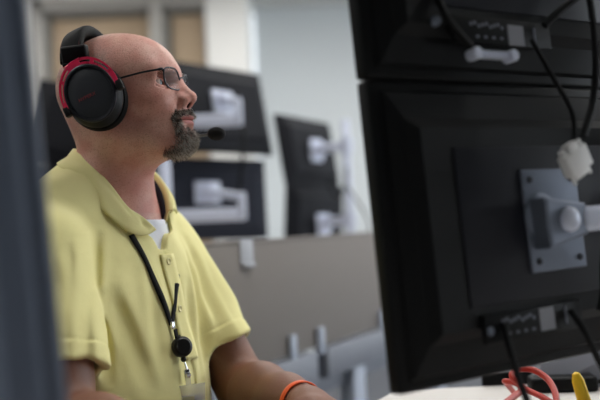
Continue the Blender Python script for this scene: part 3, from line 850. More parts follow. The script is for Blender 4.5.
# ================================================================ EYEGLASSES (head-local)
gl = empty('eyeglasses', H(.1000, 0, -.0075), HRm, "thin dark-rimmed eyeglasses on the man's nose", 'eyeglasses')
GO = Vector((.10, 0, 0))
def lens_outline(sgn, n=40, s=1.0):
    out = []
    for k in range(n):
        w = 2 * PI * k / n; c, s_ = math.cos(w), math.sin(w)
        y = .0355 + .0265 * s * math.copysign(abs(c) ** .72, c) + .0012 * s_; z = .0012 + .0165 * s * math.copysign(abs(s_) ** .78, s_) + .0015 * c * (s_ > 0)
        x = .1035 - .30 * max(0, y - .030) ** 1 * .85 + .16 * (z - .0) * .9 - .0035
        out.append(Vector((x, sgn * y, z)) - GO)
    return out
for sgn in (-1, 1):
    ol = lens_outline(sgn); MB().tube(ol + [ol[0], ol[1]], .0013, 8, caps=False).build('rim', M['dark_rim'], gl)
    lo_ = lens_outline(sgn, 40, .97); c = sum(lo_, Vector()) / 40 + Vector((.002, 0, 0)); lm = MB()
    lm.add(lo_ + [(p + c) * .5 + Vector((.0009, 0, 0)) for p in lo_] + [c], [(k, (k + 1) % 40, 40 + (k + 1) % 40, 40 + k) for k in range(40)] + [(40 + k, 40 + (k + 1) % 40, 80) for k in range(40)])
    lm.build('lens', M['lens'], gl)
    hg = max(ol, key=lambda p: abs(p.y) + .4 * p.z) ; hz_ = Vector((hg.x - .001, sgn * .0625, .0135))
    MB().tube(bez([hg, hz_, Vector((hg.x - .006, sgn * .0700, .0130)), Vector((-.045, sgn * .0785, .0135)), Vector((-.095, sgn * .0815, .0105)), Vector((-.122, sgn * .080, -.010))], 8), [.0016] * 8 + [.0028] * 8 + [.0020] * 25, 8, flat=.6).build('temple', M['dark_rim'], gl)
    MB().tube(bez([Vector((.0985, sgn * .0115, -.002)) - GO, Vector((.0935, sgn * .0120, -.006)) - GO, Vector((.0935, sgn * .0105, -.010)) - GO], 5), .0006, 6).ball(Vector((.0925, sgn * .0108, -.0105)) - GO, (.0022, .0012, .004), n=12).build('nose_pad', M['clear'], gl)
MB().tube(bez([Vector((.1008, -.0100, .0055)) - GO, Vector((.1035, 0, .0078)) - GO, Vector((.1008, .0100, .0055)) - GO], 8), .0012, 8).build('bridge', M['dark_rim'], gl)

# ================================================================ LANYARD AND BADGE
ly = empty('lanyard', T(.14, -.03, .9), None, "black neck lanyard with a round badge reel over the yellow shirt", 'lanyard')
JOIN = (-.036, .905)
def ribbon(path, half, name, parent, off=.0026, tuck=0):
    rows = []
    for i, (l, z) in enumerate(path):
        a = path[max(0, i - 1)]; b = path[min(len(path) - 1, i + 1)]; tx = Vector((b[0] - a[0], b[1] - a[1])).normalized(); px = Vector((-tx.y, tx.x))
        rows.append([on_shirt(0, l + px.x * half * s, z + px.y * half * s, off if i >= tuck else off - .0055 * (1 - i / tuck))[0] for s in (-1, 0, 1)])
    rows = smooth_rows(rows, 6)
    o = loft(rows, name, M['lanyard'], None, .0016); under(o, parent); return o
def lerp2(a, b, n): return [(a[0] + (b[0] - a[0]) * i / (n - 1), a[1] + (b[1] - a[1]) * i / (n - 1)) for i in range(n)]
ribbon(lerp2((-.074, 1.045), (JOIN[0] - .002, JOIN[1]), 40), .0048, 'strap', ly)
ribbon(lerp2((.022, .986), (JOIN[0] + .003, JOIN[1]), 30), .0048, 'strap', ly, tuck=5)
pj, nj = on_shirt(0, JOIN[0], JOIN[1] - .002, .004)
pr_, nr_ = on_shirt(0, JOIN[0] - .001, .868, .010)
dn = Vector((0, 0, -1)); sdw = Vector(Ld)
def face(n_): z = n_.normalized(); x = (sdw - z * sdw.dot(z)).normalized(); y = z.cross(x); return Matrix((x, y, z)).transposed()
nr_ = (nr_ + Vector((.05, -1.3, .1))).normalized(); Fm = face(nr_)
under(MB().box(pj, (.0115, .012, .006), face(nj), .0015).build('crimp', M['chrome']), ly)
under(MB().box(pr_.lerp(pj, .62), (.010, .014, .003), face(nj), .001).box(pr_.lerp(pj, .38), (.015, .010, .004), face(nj), .0015).build('strap_end', M['lanyard']), ly)
reel = under(MB().lathe([(0, .0085), (.0115, .0082), (.0125, .0070), (.0150, .0062), (.0160, .0040), (.0160, -.003), (.0145, -.005), (0, -.005)], pr_, nr_, 36).build('badge_reel', M['black_line']), ly)
rf_ = MB().lathe([(0, .0090), (.0105, .0088), (.0112, .0080), (0, .0078)], pr_, nr_, 30).build('reel_face', M['dark_rim']); rf_.parent = reel; rf_.matrix_parent_inverse = reel.matrix_parent_inverse
pb, nb = on_shirt(0, JOIN[0] - .001, .846, .008)
pc, nc = on_shirt(0, JOIN[0] + .002, .815, .008)
under(MB().ball(pb.lerp(pr_, .2), (.0045, .004, .0045), n=12).build('reel_tip', M['black_line']), ly)
bd = empty('identity_badge', pc, None, "clear badge holder hanging from the lanyard clip", 'badge')
nc = (nc + Vector((.05, -1.0, 0))).normalized(); Fc = face(nc)
clipm = MB().tube([pb + nb * .001, pb.lerp(pc, .25) + nb * .002, pb.lerp(pc, .5) + nb * .002], .0016, 8)
clipm.box(pb.lerp(pc, .52) + nc * .002, (.009, .011, .005), Fc, .0012)
under(clipm.build('clip', M['chrome']), bd)
under(MB().lathe([(0, .004), (.0035, .0036), (.0042, .002), (.0042, 0)], pb.lerp(pc, .62) + nc * .004, nc, 16).build('snap', M['chrome']), bd)
under(MB().box(pb.lerp(pc, .82) + nc * .001, (.009, .020, .0008), Fc, .0003).build('strap', M['clear']), bd)
pbd, nbd = on_shirt(0, JOIN[0] + .010, .770, .006); nbd = (nbd + Vector((.05, -1.2, 0))).normalized(); Fb = face(nbd); pbd = pbd + Vector((-.004, -.008, .003))
pbd = Vector((pbd.x, pbd.y, pbd.z))
under(MB().box(pbd, (.058, .080, .0016), Fb, .0006).build('holder', M['clear']), bd)
under(MB().box(pbd - nbd * .0002 - Fb @ Vector((0, .006, 0)), (.050, .060, .0008), Fb).build('card', M['white']), bd)
under(MB().box(pbd + nbd * .0010 + Fb @ Vector((-.006, .018, 0)), (.032, .008, .0006), Fb).build('card_strip', M['card']), bd)

# ================================================================ WRISTBAND
wd = (LW - LE) / np.linalg.norm(LW - LE); wc = LE + (LW - LE) * .93
def wr(off=0):
    c = Vector(wc); z = Vector(wd); x = z.cross(Vector((0, 0, 1))).normalized(); y = x.cross(z)
    prof = []
    return c, z, x, y
c, z, x, y = wr()
wb = MB(); wpts = []
body_bvh = BVHTree.FromPolygons(bv.tolist(), bq.tolist())
ringp = []; NWB = 40
for k in range(NWB):
    a = 2 * PI * k / NWB; dv = x * math.cos(a) + y * math.sin(a)
    rr_ = []
    for off in (-.006, .006):
        hit = body_bvh.ray_cast(c + z * off + dv * .08, -dv)
        q = hit[0] if hit[0] else c + z * off + dv * .03
        rr_.append(((q - c - z * off).dot(dv)))
    ringp.append((dv, max(rr_) + .0012))
rs_ = [r for _, r in ringp]; rs_ = [(rs_[i - 1] + rs_[i] + rs_[(i + 1) % NWB]) / 3 for i in range(NWB)]
vs = []
for (dv, _), r in zip(ringp, rs_):
    for off, e in ((-.006, 0), (-.006, .0018), (-.0045, .0026), (.0045, .0026), (.006, .0018), (.006, 0)): vs.append(c + z * off + dv * (r + e))
n6 = 6
wb.add(vs, [(k * n6 + i, k * n6 + (i + 1) % n6, ((k + 1) % NWB) * n6 + (i + 1) % n6, ((k + 1) % NWB) * n6 + i) for k in range(NWB) for i in range(n6)])
tag(wb.build('wristband', M['orange']), "orange silicone wristband on the man's left wrist", 'wristband')

# ================================================================ MONITORS
def monitor(name, W, Hh, pos, deg, label, mats, group=None, detail=2, sticker=None, ports=True):
    ya, pi_, ro = [math.radians(a) for a in deg]
    R = Matrix.Rotation(ya, 3, 'Z') @ Matrix.Rotation(pi_, 3, 'X') @ Matrix.Rotation(ro, 3, 'Y')
    t = empty(name, pos, R, label, 'monitor', group)
    sh, inner = mats
    MB().box((0, .004, 0), (W, .022, Hh), None, .005, 3).build('bezel', sh, t)
    MB().box((0, .0155, 0), (W - .026, .002, Hh - .030), None, .0005).build('screen', M['screen'], t)
    # stepped rear housing with a sloped border
    hw, hh = W * .5, Hh * .5; a1, b1 = hw - .014, hh - .012; a2, b2 = W * .40, Hh * .33
    hv = []
    for (a, b, y_) in ((a1, b1, -.0065), (a1 - .004, b1 - .004, -.013), (a2 + .012, b2 + .012, -.020), (a2, b2, -.031)):
        for s1, s2 in ((-1, -1), (1, -1), (1, 1), (-1, 1)): hv.append((a * s1, y_, b * s2))
    fs = [(i * 4 + k, i * 4 + (k + 1) % 4, (i + 1) * 4 + (k + 1) % 4, (i + 1) * 4 + k) for i in range(3) for k in range(4)] + [(12, 13, 14, 15)]
    hs_ = MB().add(hv, fs).build('rear_housing', sh, t, angle=20)
    if detail > 1: MB().box((0, -.0312, 0), (.77 * a2 * 2, .0030, .80 * b2 * 2), None, .0012).build('centre_panel', M['black_sheen'], t)
    return t, R
BIGC = (0.319 - 0.029 * math.cos(math.radians(32.8)), 1.079 - 0.029 * math.sin(math.radians(32.8)), 1.04)
BDEG = (32.8, -4, -1.3)
blk = (M['black'], M['black'])
big, RB = monitor('monitor', .495, .353, BIGC, BDEG, 'large black monitor back at right, lower of two stacked, behind a steel mounting plate', blk, 'stacked black monitors')
UPC = Vector(BIGC) + RB @ Vector((0, 0, .3545))
upm, _ = monitor('monitor', .495, .353, UPC, BDEG, 'black monitor above the large lower one, cut by the top of the photo', blk, 'stacked black monitors')
def portrow(par, xs, zc, sticker):
    # recess with sockets and a printed row; the print is too small to read in the photo
    MB().box((xs + .05, -.0335, zc), (.17, .006, .034), None, .002).build('port_panel', M['black'], par)
    pm = MB()
    for i in range(9):
        pm.box((xs - .005 + i * .0065, -.0368, zc + .007 + .002 * math.sin(i * 2.1)), (.0042, .0006, .0042))
        if i % 2: pm.box((xs - .003 + i * .0068, -.0368, zc - .008), (.005, .0006, .0030))
    pm.build('port_print', M['print'], par)
    MB().box((sticker[0], -.0370, sticker[1]), (sticker[2], .0008, sticker[3]), None).build('sticker', M['label'], par)
    MB().box((sticker[0] + .034, -.0370, sticker[1] + .001), (.004, .0008, .022), None).build('port_mark', M['print'], par)
portrow(big, -.105, -.119, (-.036, -.118, .026, .027))
portrow(upm, -.100, -.1205, (-.0300, -.1235, .028, .026))
for par, xx, zz in ((upm, -.158, -.1135), (big, -.131, -.121)):
    MB().lathe([(0, .009), (.004, .0085), (.0058, .006), (.0062, 0)], (xx, -.030, zz), (0, -1, 0), 18).build('screw', M['steel'], par)
# wide pale connector plugged under the upper monitor
cbm = MB().box((-.086, -.046, -.1540), (.060, .012, .0075), None, .002)
for s_ in (-1, 1): cbm.lathe([(.0065, -.008), (.0075, -.004), (.0075, .008), (.006, .010)], (-.086 + s_ * .030, -.046, -.1540), (0, -1, 0), 16)
for i in range(10): cbm.box((-.086 - .024 + i * .0053, -.0525, -.1540), (.0024, .002, .0078))
cbl = empty('cable_connector', UPC, RB, 'pale wide connector plugged in under the upper monitor', 'connector')
cbm.build('connector_body', M['silver'], cbl)
MB().tube(bez([(-.112, -.046, -.150), (-.134, -.046, -.132), (-.150, -.042, -.108), (-.152, -.037, -.085), (-.135, -.033, -.070)], 8), .0042, 8).build('cable', M['cable'], cbl)

# mounting plate, knuckle and arm of the big monitor
am = empty('monitor_mount', (BIGC[0], BIGC[1], BIGC[2]), RB, 'grey steel mounting plate and jointed arm holding the large lower monitor', 'monitor mount')
pl = MB().box((0, -.0345, .001), (.100, .005, .126), None, .006, 3)
pl.build('mounting_plate', M['steel'], am)
for sx1 in (-1, 1):
    for sz1 in (-1, 1):
        MB().lathe([(0, .0022), (.0036, .002), (.0042, .0006), (.0042, 0)], (sx1 * .0375, -.037, .001 + sz1 * .050), (0, -1, 0), 14).build('screw', M['dark_rim'], am)
MB().lathe([(.030, 0), (.030, .003), (.026, .006), (0, .007)], (-.024, -.036, .004), (0, -1, 0), 32).build('swivel_disc', M['steel'], am)
kv = []
for y_ in (-.042, -.064, -.067):
    e_ = .003 if y_ == -.067 else 0
    for x_, z_ in ((-.047 + e_, .026 - e_), (-.047 + e_, -.034 + e_), (.024 - e_, -.021 + e_), (.024 - e_, .017 - e_)): kv.append((x_, y_, z_))
MB().add(kv, [(i_ * 4 + k, i_ * 4 + (k + 1) % 4, (i_ + 1) * 4 + (k + 1) % 4, (i_ + 1) * 4 + k) for i_ in range(2) for k in range(4)] + [(0, 1, 2, 3), (8, 9, 10, 11)]).build('knuckle', M['steel'], am, angle=20)
MB().lathe([(.0145, 0), (.0155, .003), (.0140, .008), (.009, .0115), (0, .0125)], (-.013, -.066, -.002), (0, -1, 0), 28).build('knob', M['silver'], am)
MB().box((.100, -.060, -.003), (.170, .020, .032), None, .009, 4).build('arm', M['silver'], am)
MB().lathe([(.020, -.26), (.020, .62)], (.215, -.064, -.02), tuple(RB.transposed() @ Vector((0, 0, 1))), 24).lathe([(.026, -.022), (.028, -.012), (.028, .026), (.026, .032)], (.205, -.064, .0), tuple(RB.transposed() @ Vector((0, 0, 1))), 24).build('pole', M['silver'], am)
MB().box((.10, -.040, .372), (.20, .018, .030), None, .006).box((0, -.034, .372), (.10, .006, .11), None, .003).build('arm', M['steel'], am)

# ================================================================ DESK (foreground) and its clutter
DZ = .740
def slab(poly, z0, z1, name, mats, parent=None):
    n = len(poly); vs = [(x, y, z0) for x, y in poly] + [(x, y, z1) for x, y in poly]
    mb = MB().add(vs, [tuple(range(n - 1, -1, -1))] + [(k, (k + 1) % n, n + (k + 1) % n, n + k) for k in range(n)], 1); mb.add(vs, [tuple(range(n, 2 * n))], 0)
    return mb.build(name, mats, parent, smooth=False)
dk = empty('desk', (.4, .6, 0), None, 'pale laminate desk under the large black monitors, cut by the bottom of the photo', 'desk')
poly = [(.162, 1.535), (-.228, .80), (-.85, .70), (-.85, -.35), (1.5, -.35), (1.5, 1.535)]
under(slab(poly, DZ - .028, DZ, 'worktop', [M['desk'], M['desk_edge']]), dk)
for x_, y_ in ((-.78, -.28), (1.42, -.28), (1.42, 1.45), (.30, 1.45), (-.70, .60)):
    under(MB().box((x_, y_, (DZ - .028) / 2), (.05, .05, DZ - .028), None, .004).build('leg', M['frame']), dk)

# silver bracket and black adapter by the far edge
br = empty('clamp_bracket', (.500, 1.500, DZ), (0, 0, math.radians(4)), 'grey blue metal clamp bracket on the desk behind the red cable', 'bracket')
vs = [(-.10, -.02, 0), (.14, -.02, 0), (.14, .03, 0), (-.10, .03, 0), (-.085, -.005, .045), (.14, -.012, .092), (.14, .02, .092), (-.085, .02, .045)]
MB().add(vs, [(0, 3, 2, 1), (0, 1, 5, 4), (1, 2, 6, 5), (2, 3, 7, 6), (3, 0, 4, 7), (4, 5, 6, 7)]).build('bracket_body', M['frame'], br, smooth=False)
MB().lathe([(.009, 0), (.009, .003), (.006, .004), (.0055, .002), (0, .002)], (.022, -.0150, .044), (0.0, -1, .12), 20).build('screw', M['silver'], br)

pa = empty('power_adapter', (.445, 1.470, DZ), (0, 0, math.radians(-4)), 'black power adapter lying at the far edge of the pale desk', 'power adapter')
MB().box((0, 0, .013), (.115, .044, .026), None, .006, 3).build('adapter_body', M['black'], pa)
MB().tube(bez([(.055, 0, .014), (.10, .0, .012), (.17, -.01, .006), (.38, -.02, .006)], 8), .004, 8).build('cable', M['cable'], pa)
under(MB().box((.91, 1.543, .730), (1.18, .014, .068), None, .003).build('rear_lip', M['black'], dk), dk)

REDA = [(.30, .99, .746), (0.262, 1.04, 0.750), (0.250, 1.09, 0.768), (0.263, 1.14, 0.789), (0.286, 1.18, 0.794), (0.309, 1.22, 0.795), (0.314, 1.25, 0.799), (0.307, 1.26, 0.808), (0.313, 1.27, 0.815), (0.328, 1.27, 0.817), (0.343, 1.26, 0.815), (0.355, 1.24, 0.805), (0.353, 1.2, 0.792), (0.341, 1.15, 0.770), (.33, 1.08, .746), (.33, .98, .746)]
REDB = [(.350, 1.425, .748), (.322, 1.36, .778), (0.303, 1.29, 0.796), (0.315, 1.27, 0.796), (0.324, 1.24, 0.791), (0.336, 1.21, 0.787), (0.355, 1.18, 0.775), (0.390, 1.16, 0.750), (.47, 1.13, .746), (.60, 1.10, .746)]
rc = bez(REDA, 8)
tag(MB().tube(rc, .0048, 10).build('cable', M['redcable']), 'red orange cable bent in a loop on the desk, nearer the yellow plug', 'cable')
tag(MB().tube(bez(REDB, 8), .0044, 10).build('cable', M['redcable']), 'red orange cable crossing under the loop of the other red one', 'cable')
yp = empty('cable_plug', (.400, 1.185, DZ), (0, math.radians(-14), math.radians(-20)), 'bright yellow plug standing beside the red cable', 'plug')
MB().lathe([(.0075, .030), (.0095, .034), (.0105, .050), (.0095, .074), (.006, .084), (0, .087)], (0, 0, 0), (0, 0, 1), 18, .9, .7).build('plug_body', M['yellow'], yp)
MB().lathe([(.0125, .001), (.0135, .006), (.0125, .028), (.008, .032)], (0, 0, 0), (0, 0, 1), 18).build('boot', M['cable'], yp)
bp_ = empty('cable_plug', (.352, 1.13, DZ), None, 'small black round plug in front of the yellow one', 'plug')
MB().lathe([(.013, 0), (.0145, .004), (.0145, .022), (.011, .028), (0, .030)], (.018, .02, 0), (0, 0, 1), 20).build('plug_body', M['black'], bp_)
MB().box((.055, .02, .010), (.045, .026, .020), None, .004).build('plug_housing', M['cable'], bp_)

# hanging cables in front of the monitors
def bl(x, y, z, par=big): return Vector(BIGC) + RB @ Vector((x, y, z))
wp = empty('video_cable', bl(.058, -.075, .10), None, 'black video cable ending in a hanging white plug', 'cable')
cpts = bez([bl(-.012, -.045, .225), bl(-.006, -.062, .18), bl(.001, -.080, .130), bl(-.006, -.086, .098), bl(-.013, -.086, .082)], 8)
under(MB().tube(cpts, .0030, 8).build('cable', M['cable']), wp)
Rw = RB @ Matrix.Rotation(math.radians(-24), 3, 'Y')
pw = bl(-.010, -.086, .066)
pm = MB().box(pw, (.044, .014, .028), Rw, .003, 3).box(pw + Rw @ Vector((0, 0, .017)), (.020, .013, .012), Rw, .003)
pm.box(pw + Rw @ Vector((0, 0, -.016)), (.030, .009, .008), Rw, .001)
under(pm.build('plug', M['white']), wp)
sm_ = MB()
for s_ in (-1, 1):
    a_ = pw + Rw @ Vector((s_ * .0165, 0, .020)); b_ = pw + Rw @ Vector((s_ * .0165, 0, -.024)); sm_.tube([a_, a_.lerp(b_, .35), a_.lerp(b_, .36), b_], [.0042, .0042, .002, .002], 10)
under(sm_.build('thumbscrew', M['white']), wp)
tag(MB().tube(bez([bl(.085, -.05, .40), bl(.068, -.075, .30), bl(.050, -.090, .21), bl(.030, -.092, .14), bl(.002, -.092, .094)], 8), .0045, 8).build('cable', M['cable']), 'thick black cable hanging from the top down to the white plug', 'cable')
tag(MB().tube(bez([bl(.13, -.05, .31), bl(.085, -.06, .29), bl(.045, -.055, .268), bl(.015, -.045, .245)], 8), .0050, 8).build('cable', M['cable']), 'black cable slanting across the ports of the upper monitor', 'cable')
tag(MB().tube(bez([bl(-.112, -.040, -.115), bl(-.118, -.050, -.140), bl(-.113, -.058, -.190), bl(-.090, -.065, -.250), bl(-.05, -.08, -.290)], 8), .0045, 8).build('cable', M['cable']), 'black cable hanging from the left ports of the large lower monitor', 'cable')
tag(MB().tube(bez([bl(.004, -.040, -.112), bl(.008, -.055, -.140), bl(.028, -.060, -.190), bl(.062, -.066, -.235), bl(.12, -.07, -.292)], 8), .0045, 8).build('cable', M['cable']), 'black cable hanging from the right ports of the large lower monitor', 'cable')
tag(MB().tube(bez([bl(.052, -.068, -.020), bl(.056, -.055, -.060), bl(.055, -.050, -.095), bl(.050, -.045, -.118)], 8), .0035, 8).build('cable', M['cable']), 'short black cable below the steel arm joint', 'cable')

# foreground monitor at the left, far out of focus
fgm, RF = monitor('monitor', .50, .42, (-.430, .560, 1.055), (14, 2.0, -3.4), 'blurred grey blue monitor back close to the camera at the left edge', (M['greyplastic'], M['greyplastic']), None, 1)
fs_ = empty('monitor_stand', (-.43, .55, DZ), (0, 0, math.radians(14)), 'grey stand under the blurred monitor at the left edge', 'stand')
MB().lathe([(.11, 0), (.112, .006), (.10, .012), (0, .014)], (0, -.06, 0), (0, 0, 1), 32).build('base', M['bgplastic'], fs_)
MB().box((0, -.062, .17), (.06, .022, .32), None, .006).box((0, -.047, .30), (.08, .016, .08), None, .004).build('column', M['bgplastic'], fs_)

# ================================================================ PARTITION and background desk
A_ = Vector((-.262, 1.85, 0)); PD = Vector((.483, .876, 0)).normalized(); PN = Vector((PD.y, -PD.x, 0))
Lp = 1.60
Rp = Matrix((PD, Vector((-PD.y, PD.x, 0)), Vector((0, 0, 1)))).transposed()
pt = empty('partition', A_, Rp, 'grey fabric desk partition behind the man with a light metal frame below', 'partition')
MB().box((Lp / 2, 0, .858), (Lp, .030, .306), None, .004).build('fabric_panel', M['fabric_panel'], pt)
MB().box((Lp / 2, 0, 1.013), (Lp, .034, .008), None, .002).build('top_rail', M['fabric_panel'], pt)
MB().box((Lp * .5 + .30, -.010, .655), (Lp - .62, .045, .085), None, .004).build('beam', M['frame'], pt)
MB().box((.28, -.010, .655), (.54, .045, .085), None, .004).build('beam', M['frame'], pt)
MB().box((Lp / 2, .02, .585), (Lp, .03, .045), None, .003).build('lower_rail', M['frame'], pt)
for x_ in (.425, .585, 1.02): MB().box((x_, -.024, .722), (.030, .012, .075), None, .003).build('bracket', M['frame_light'], pt)
for x_ in (.83, 1.55, .05): MB().box((x_, 0, .312), (.085, .05, .624), None, .006).build('post', M['frame_light'], pt)
for x_ in (.83, 1.55, .05): MB().box((x_, 0, .012), (.07, .42, .024), None, .006).build('foot', M['frame'], pt)
# a small white clip hanging over the partition
tp = A_ + PD * ((2.05 - 1.85) / PD.y)
M['white_soft'] = mat('frosted_plastic', (176, 178, 184), 0.6)
hk = empty('hook_clip', (tp.x, tp.y, 0), Rp, 'small white plastic hook hanging over the top of the grey partition', 'hook')
MB().box((0, -.0175, .985), (.058, .003, .066), None, .001).box((0, 0, 1.0195), (.058, .038, .003), None, .001).box((0, .0185, 1.0), (.058, .003, .04), None, .001).build('hook_body', M['white_soft'], hk)
MB().box((0, -.0225, .958), (.050, .010, .012), None, .003).build('hook_lip', M['white_soft'], hk)

d2 = empty('desk', (-.5, 3.0, 0), None, 'desk behind the grey partition carrying the distant monitors', 'desk')
under(slab([(-.16, 2.08), (.62, 3.50), (.55, 4.1), (-2.2, 4.1), (-2.2, 2.6), (-.9, 2.6), (-.62, 2.30)], DZ - .03, DZ, 'worktop', [M['desk'], M['desk_edge']]), d2)
for x_, y_ in ((-.28, 2.25), (.48, 3.9), (-2.1, 4.0), (-2.1, 2.7)): under(MB().box((x_, y_, (DZ - .03) / 2), (.05, .05, DZ - .03), None, .004).build('leg', M['frame']), d2)

def bg_arm(base, heights, Rm_, label, reach):
    a = empty('monitor_mount', base, None, label, 'monitor mount', 'background monitor mounts')
    MB().lathe([(.018, .012), (.018, .74), (.015, .745)], (0, 0, 0), (0, 0, 1), 20).build('pole', M['silver'], a)
    MB().box((0, 0, .006), (.12, .12, .012), None, .004).build('base', M['silver'], a)
    for hz__, end in zip(heights, reach):
        z_ = hz__ - base[2]; e = Vector(end) - Vector(base); m_ = MB()
        m_.lathe([(.027, -.03), (.027, .03)], (0, 0, z_), (0, 0, 1), 20)
        v = Vector((e.x, e.y, 0)); L_ = v.length; ang = math.atan2(v.y, v.x)
        m_.box((v.x / 2, v.y / 2, z_), (L_, .030, .040), Matrix.Rotation(ang, 3, 'Z'), .008)
        m_.build('arm', M['silver'], a)
        q = Rm_ @ Vector((0, .035, 0))
        MB().box(e + Rm_ @ Vector((0, -.002, 0)), (.095, .010, .095), Rm_, .003).box(e + Rm_ @ Vector((.0, -.018, 0)), (.05, .03, .05), Rm_, .004).build('mounting_plate', M['silver'], a)
    return a
def bgpair(spec):
    for (W, Hh, pos, deg, lab, mt) in spec: monitor('monitor', W, Hh, pos, deg, lab, mt, 'background monitors', 1)
dk2 = (M['bgplastic'], M['bgplastic']); dk3 = (M['bgplastic2'], M['bgplastic2'])
bgpair([
    (.50, .345, (-.288, 3.196, 1.505), (49.8, -10.4, .2), "dark monitor back beside the man's nose and microphone, upper one of its pair", dk2),
    (.50, .32, (-.355, 3.24, 1.166), (30, -4, 1.5), "slate monitor back just above the partition, below the tilted dark one", dk3),
    (.45, .30, (.047, 3.592, 1.36), (59.7, -8.7, .6), 'narrow angled monitor back on the pale wall side, upper one of the pole pair', dk2),
    (.45, .33, (.063, 3.60, 1.055), (57.7, 3.4, 1.5), 'narrow angled monitor back above the partition, lower one of the pole pair', dk2),
    (.50, .32, (-.72, 3.05, 1.42), (16, -14, 13), "dark tilted monitor behind the man's head and headset", dk2),
    (.50, .32, (-.80, 3.08, 1.145), (10, -4, 1.5), "dark monitor behind the man's neck and collar", dk2),
])
def RM(deg): ya, pi_, ro = [math.radians(a) for a in deg]; return Matrix.Rotation(ya, 3, 'Z') @ Matrix.Rotation(pi_, 3, 'X') @ Matrix.Rotation(ro, 3, 'Y')
def backpt(pos, deg, x=0, z=0): return Vector(pos) + RM(deg) @ Vector((x, -.037, z))
P1, D1 = (-.291, 3.196, 1.504), (49.8, -10.4, .2)
P2, D2 = (-.355, 3.24, 1.166), (30, -4, 1.5)
def bar_mount(base, zs, xe, plates, label):
    a = empty('monitor_mount', base, None, label, 'monitor mount', 'background monitor mounts')
    MB().lathe([(.022, .012), (.022, .72), (.018, .725)], (0, 0, 0), (0, 0, 1), 20).build('pole', M['silver'], a)
    MB().box((0, 0, .006), (.12, .12, .012), None, .004).build('base', M['silver'], a)
    for z, (p_, d_) in zip(zs, plates):
        z_ = z - base[2]; e = p_ - Vector(base); R_ = RM(d_)
        m_ = MB().lathe([(.030, -.035), (.030, .035)], (0, 0, z_), (0, 0, 1), 20)
        m_.box((xe / 2, -.01, z_), (xe, .035, .046), None, .010).box((xe - .012, -.012, z_ + .028), (.028, .040, .10), None, .008)
        m_.tube([Vector((xe - .012, 0, z_ + .06)), e + R_ @ Vector((.0, -.03, 0))], .014, 10)
        m_.build('arm', M['silver'], a)
        MB().box(e + R_ @ Vector((0, -.002, 0)), (.105, .010, .085), R_, .003).box(e + R_ @ Vector((0, -.020, 0)), (.06, .03, .05), R_, .004).build('mounting_plate', M['silver'], a)
bar_mount((-.480, 2.98, DZ), (1.435, 1.098), .285, ((backpt(P1, D1, -.02, .02), D1), (backpt(P2, D2, -.02, .02), D2)), "silver pole with two level bars holding the monitors beside the man's face")
bg_arm((.205, 3.50, DZ), (1.372, 1.06), RM((58, 0, 0)), 'silver arm on a pole beside the narrow angled monitors', (backpt((.047, 3.592, 1.36), (59.7, -8.7, .6)), backpt((.063, 3.60, 1.047), (57.7, 3.4, 1.5))))
bg_arm((-.70, 2.85, DZ), (1.40, 1.13), RM((12, 0, 0)), "silver arm on a pole behind the man's head", (backpt((-.72, 3.05, 1.42), (16, -14, 13)), backpt((-.80, 3.08, 1.145), (10, -4, 1.5))))
def bgcable(pts, r, lab): tag(MB().tube(bez(pts, 8), r, 8).build('cable', M['cable']), lab, 'cable', 'background cables')
bgcable([(-.215, 3.03, 1.46), (-.19, 2.98, 1.38), (-.20, 2.96, 1.28), (-.215, 2.98, 1.18), (-.23, 3.0, 1.10)], .006, "dark cable hanging beside the microphone between the background monitors")
bgcable([(.20, 3.47, 1.20), (.235, 3.46, 1.14), (.27, 3.46, 1.08), (.285, 3.47, 1.02), (.255, 3.48, .96), (.225, 3.49, .90)], .004, 'thin dark cable looping at the right of the narrow angled monitors')
bgcable([(.12, 3.46, 1.22), (.15, 3.44, 1.16), (.19, 3.44, 1.20), (.20, 3.46, 1.28)], .005, 'dark cable dangling between the two narrow angled monitors')

# ================================================================ ROOM
def st(o): o['kind'] = 'structure'; return o
CZ = 2.735
st(slab([(-5, -3.5), (5, -3.5), (5, 6.6), (-5, 6.6)], -.1, 0, 'floor', [M['floor'], M['floor']]))
# ceiling as a slab with no holes; added lamps hang just beneath it
st(slab([(-5, -3.5), (5, -3.5), (5, 6.6), (-5, 6.6)], CZ, CZ + .1, 'ceiling', [M['ceil'], M['ceil']]))
YF = 5.5
wf = MB()
X0, X1, ZB, ZT = -3.1, -.575, .9, 2.545
def wbox(x0, x1, y0, y1, z0, z1, mb): mb.box(((x0 + x1) / 2, (y0 + y1) / 2, (z0 + z1) / 2), (x1 - x0, y1 - y0, z1 - z0))
wbox(-5, -1.665, YF, YF + .18, 0, CZ, wf); wbox(-1.665, X1, YF, YF + .18, ZT, CZ, wf); wbox(-1.665, X1, YF, YF + .18, 0, ZB, wf); wbox(X1, -.305, YF, 6.4, 0, CZ, wf)
st(wf.build('wall_back', M['wall'], smooth=False))
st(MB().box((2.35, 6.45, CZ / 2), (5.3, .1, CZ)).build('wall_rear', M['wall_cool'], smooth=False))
st(MB().box((-5.05, 1.5, CZ / 2), (.1, 10, CZ)).build('wall_left', M['wall'], smooth=False))
# right side, unseen: openings added and sized to let daylight onto the back
wr_ = MB(); wbox(5, 5.1, -3.5, 6.5, 0, .9, wr_); wbox(5, 5.1, -3.5, 6.5, 2.45, CZ, wr_)
wbox(5, 5.1, -3.5, 1.6, .9, 2.45, wr_)  # kept solid so daylight stays off the near monitors
for y_ in (4.0, 6.4): wbox(5, 5.1, y_ - .1, y_ + .1, .9, 2.45, wr_)
st(wr_.build('wall_right', M['wall'], smooth=False))
st(MB().box((0, -3.55, CZ / 2), (10, .1, CZ)).build('wall_front', M['wall'], smooth=False))
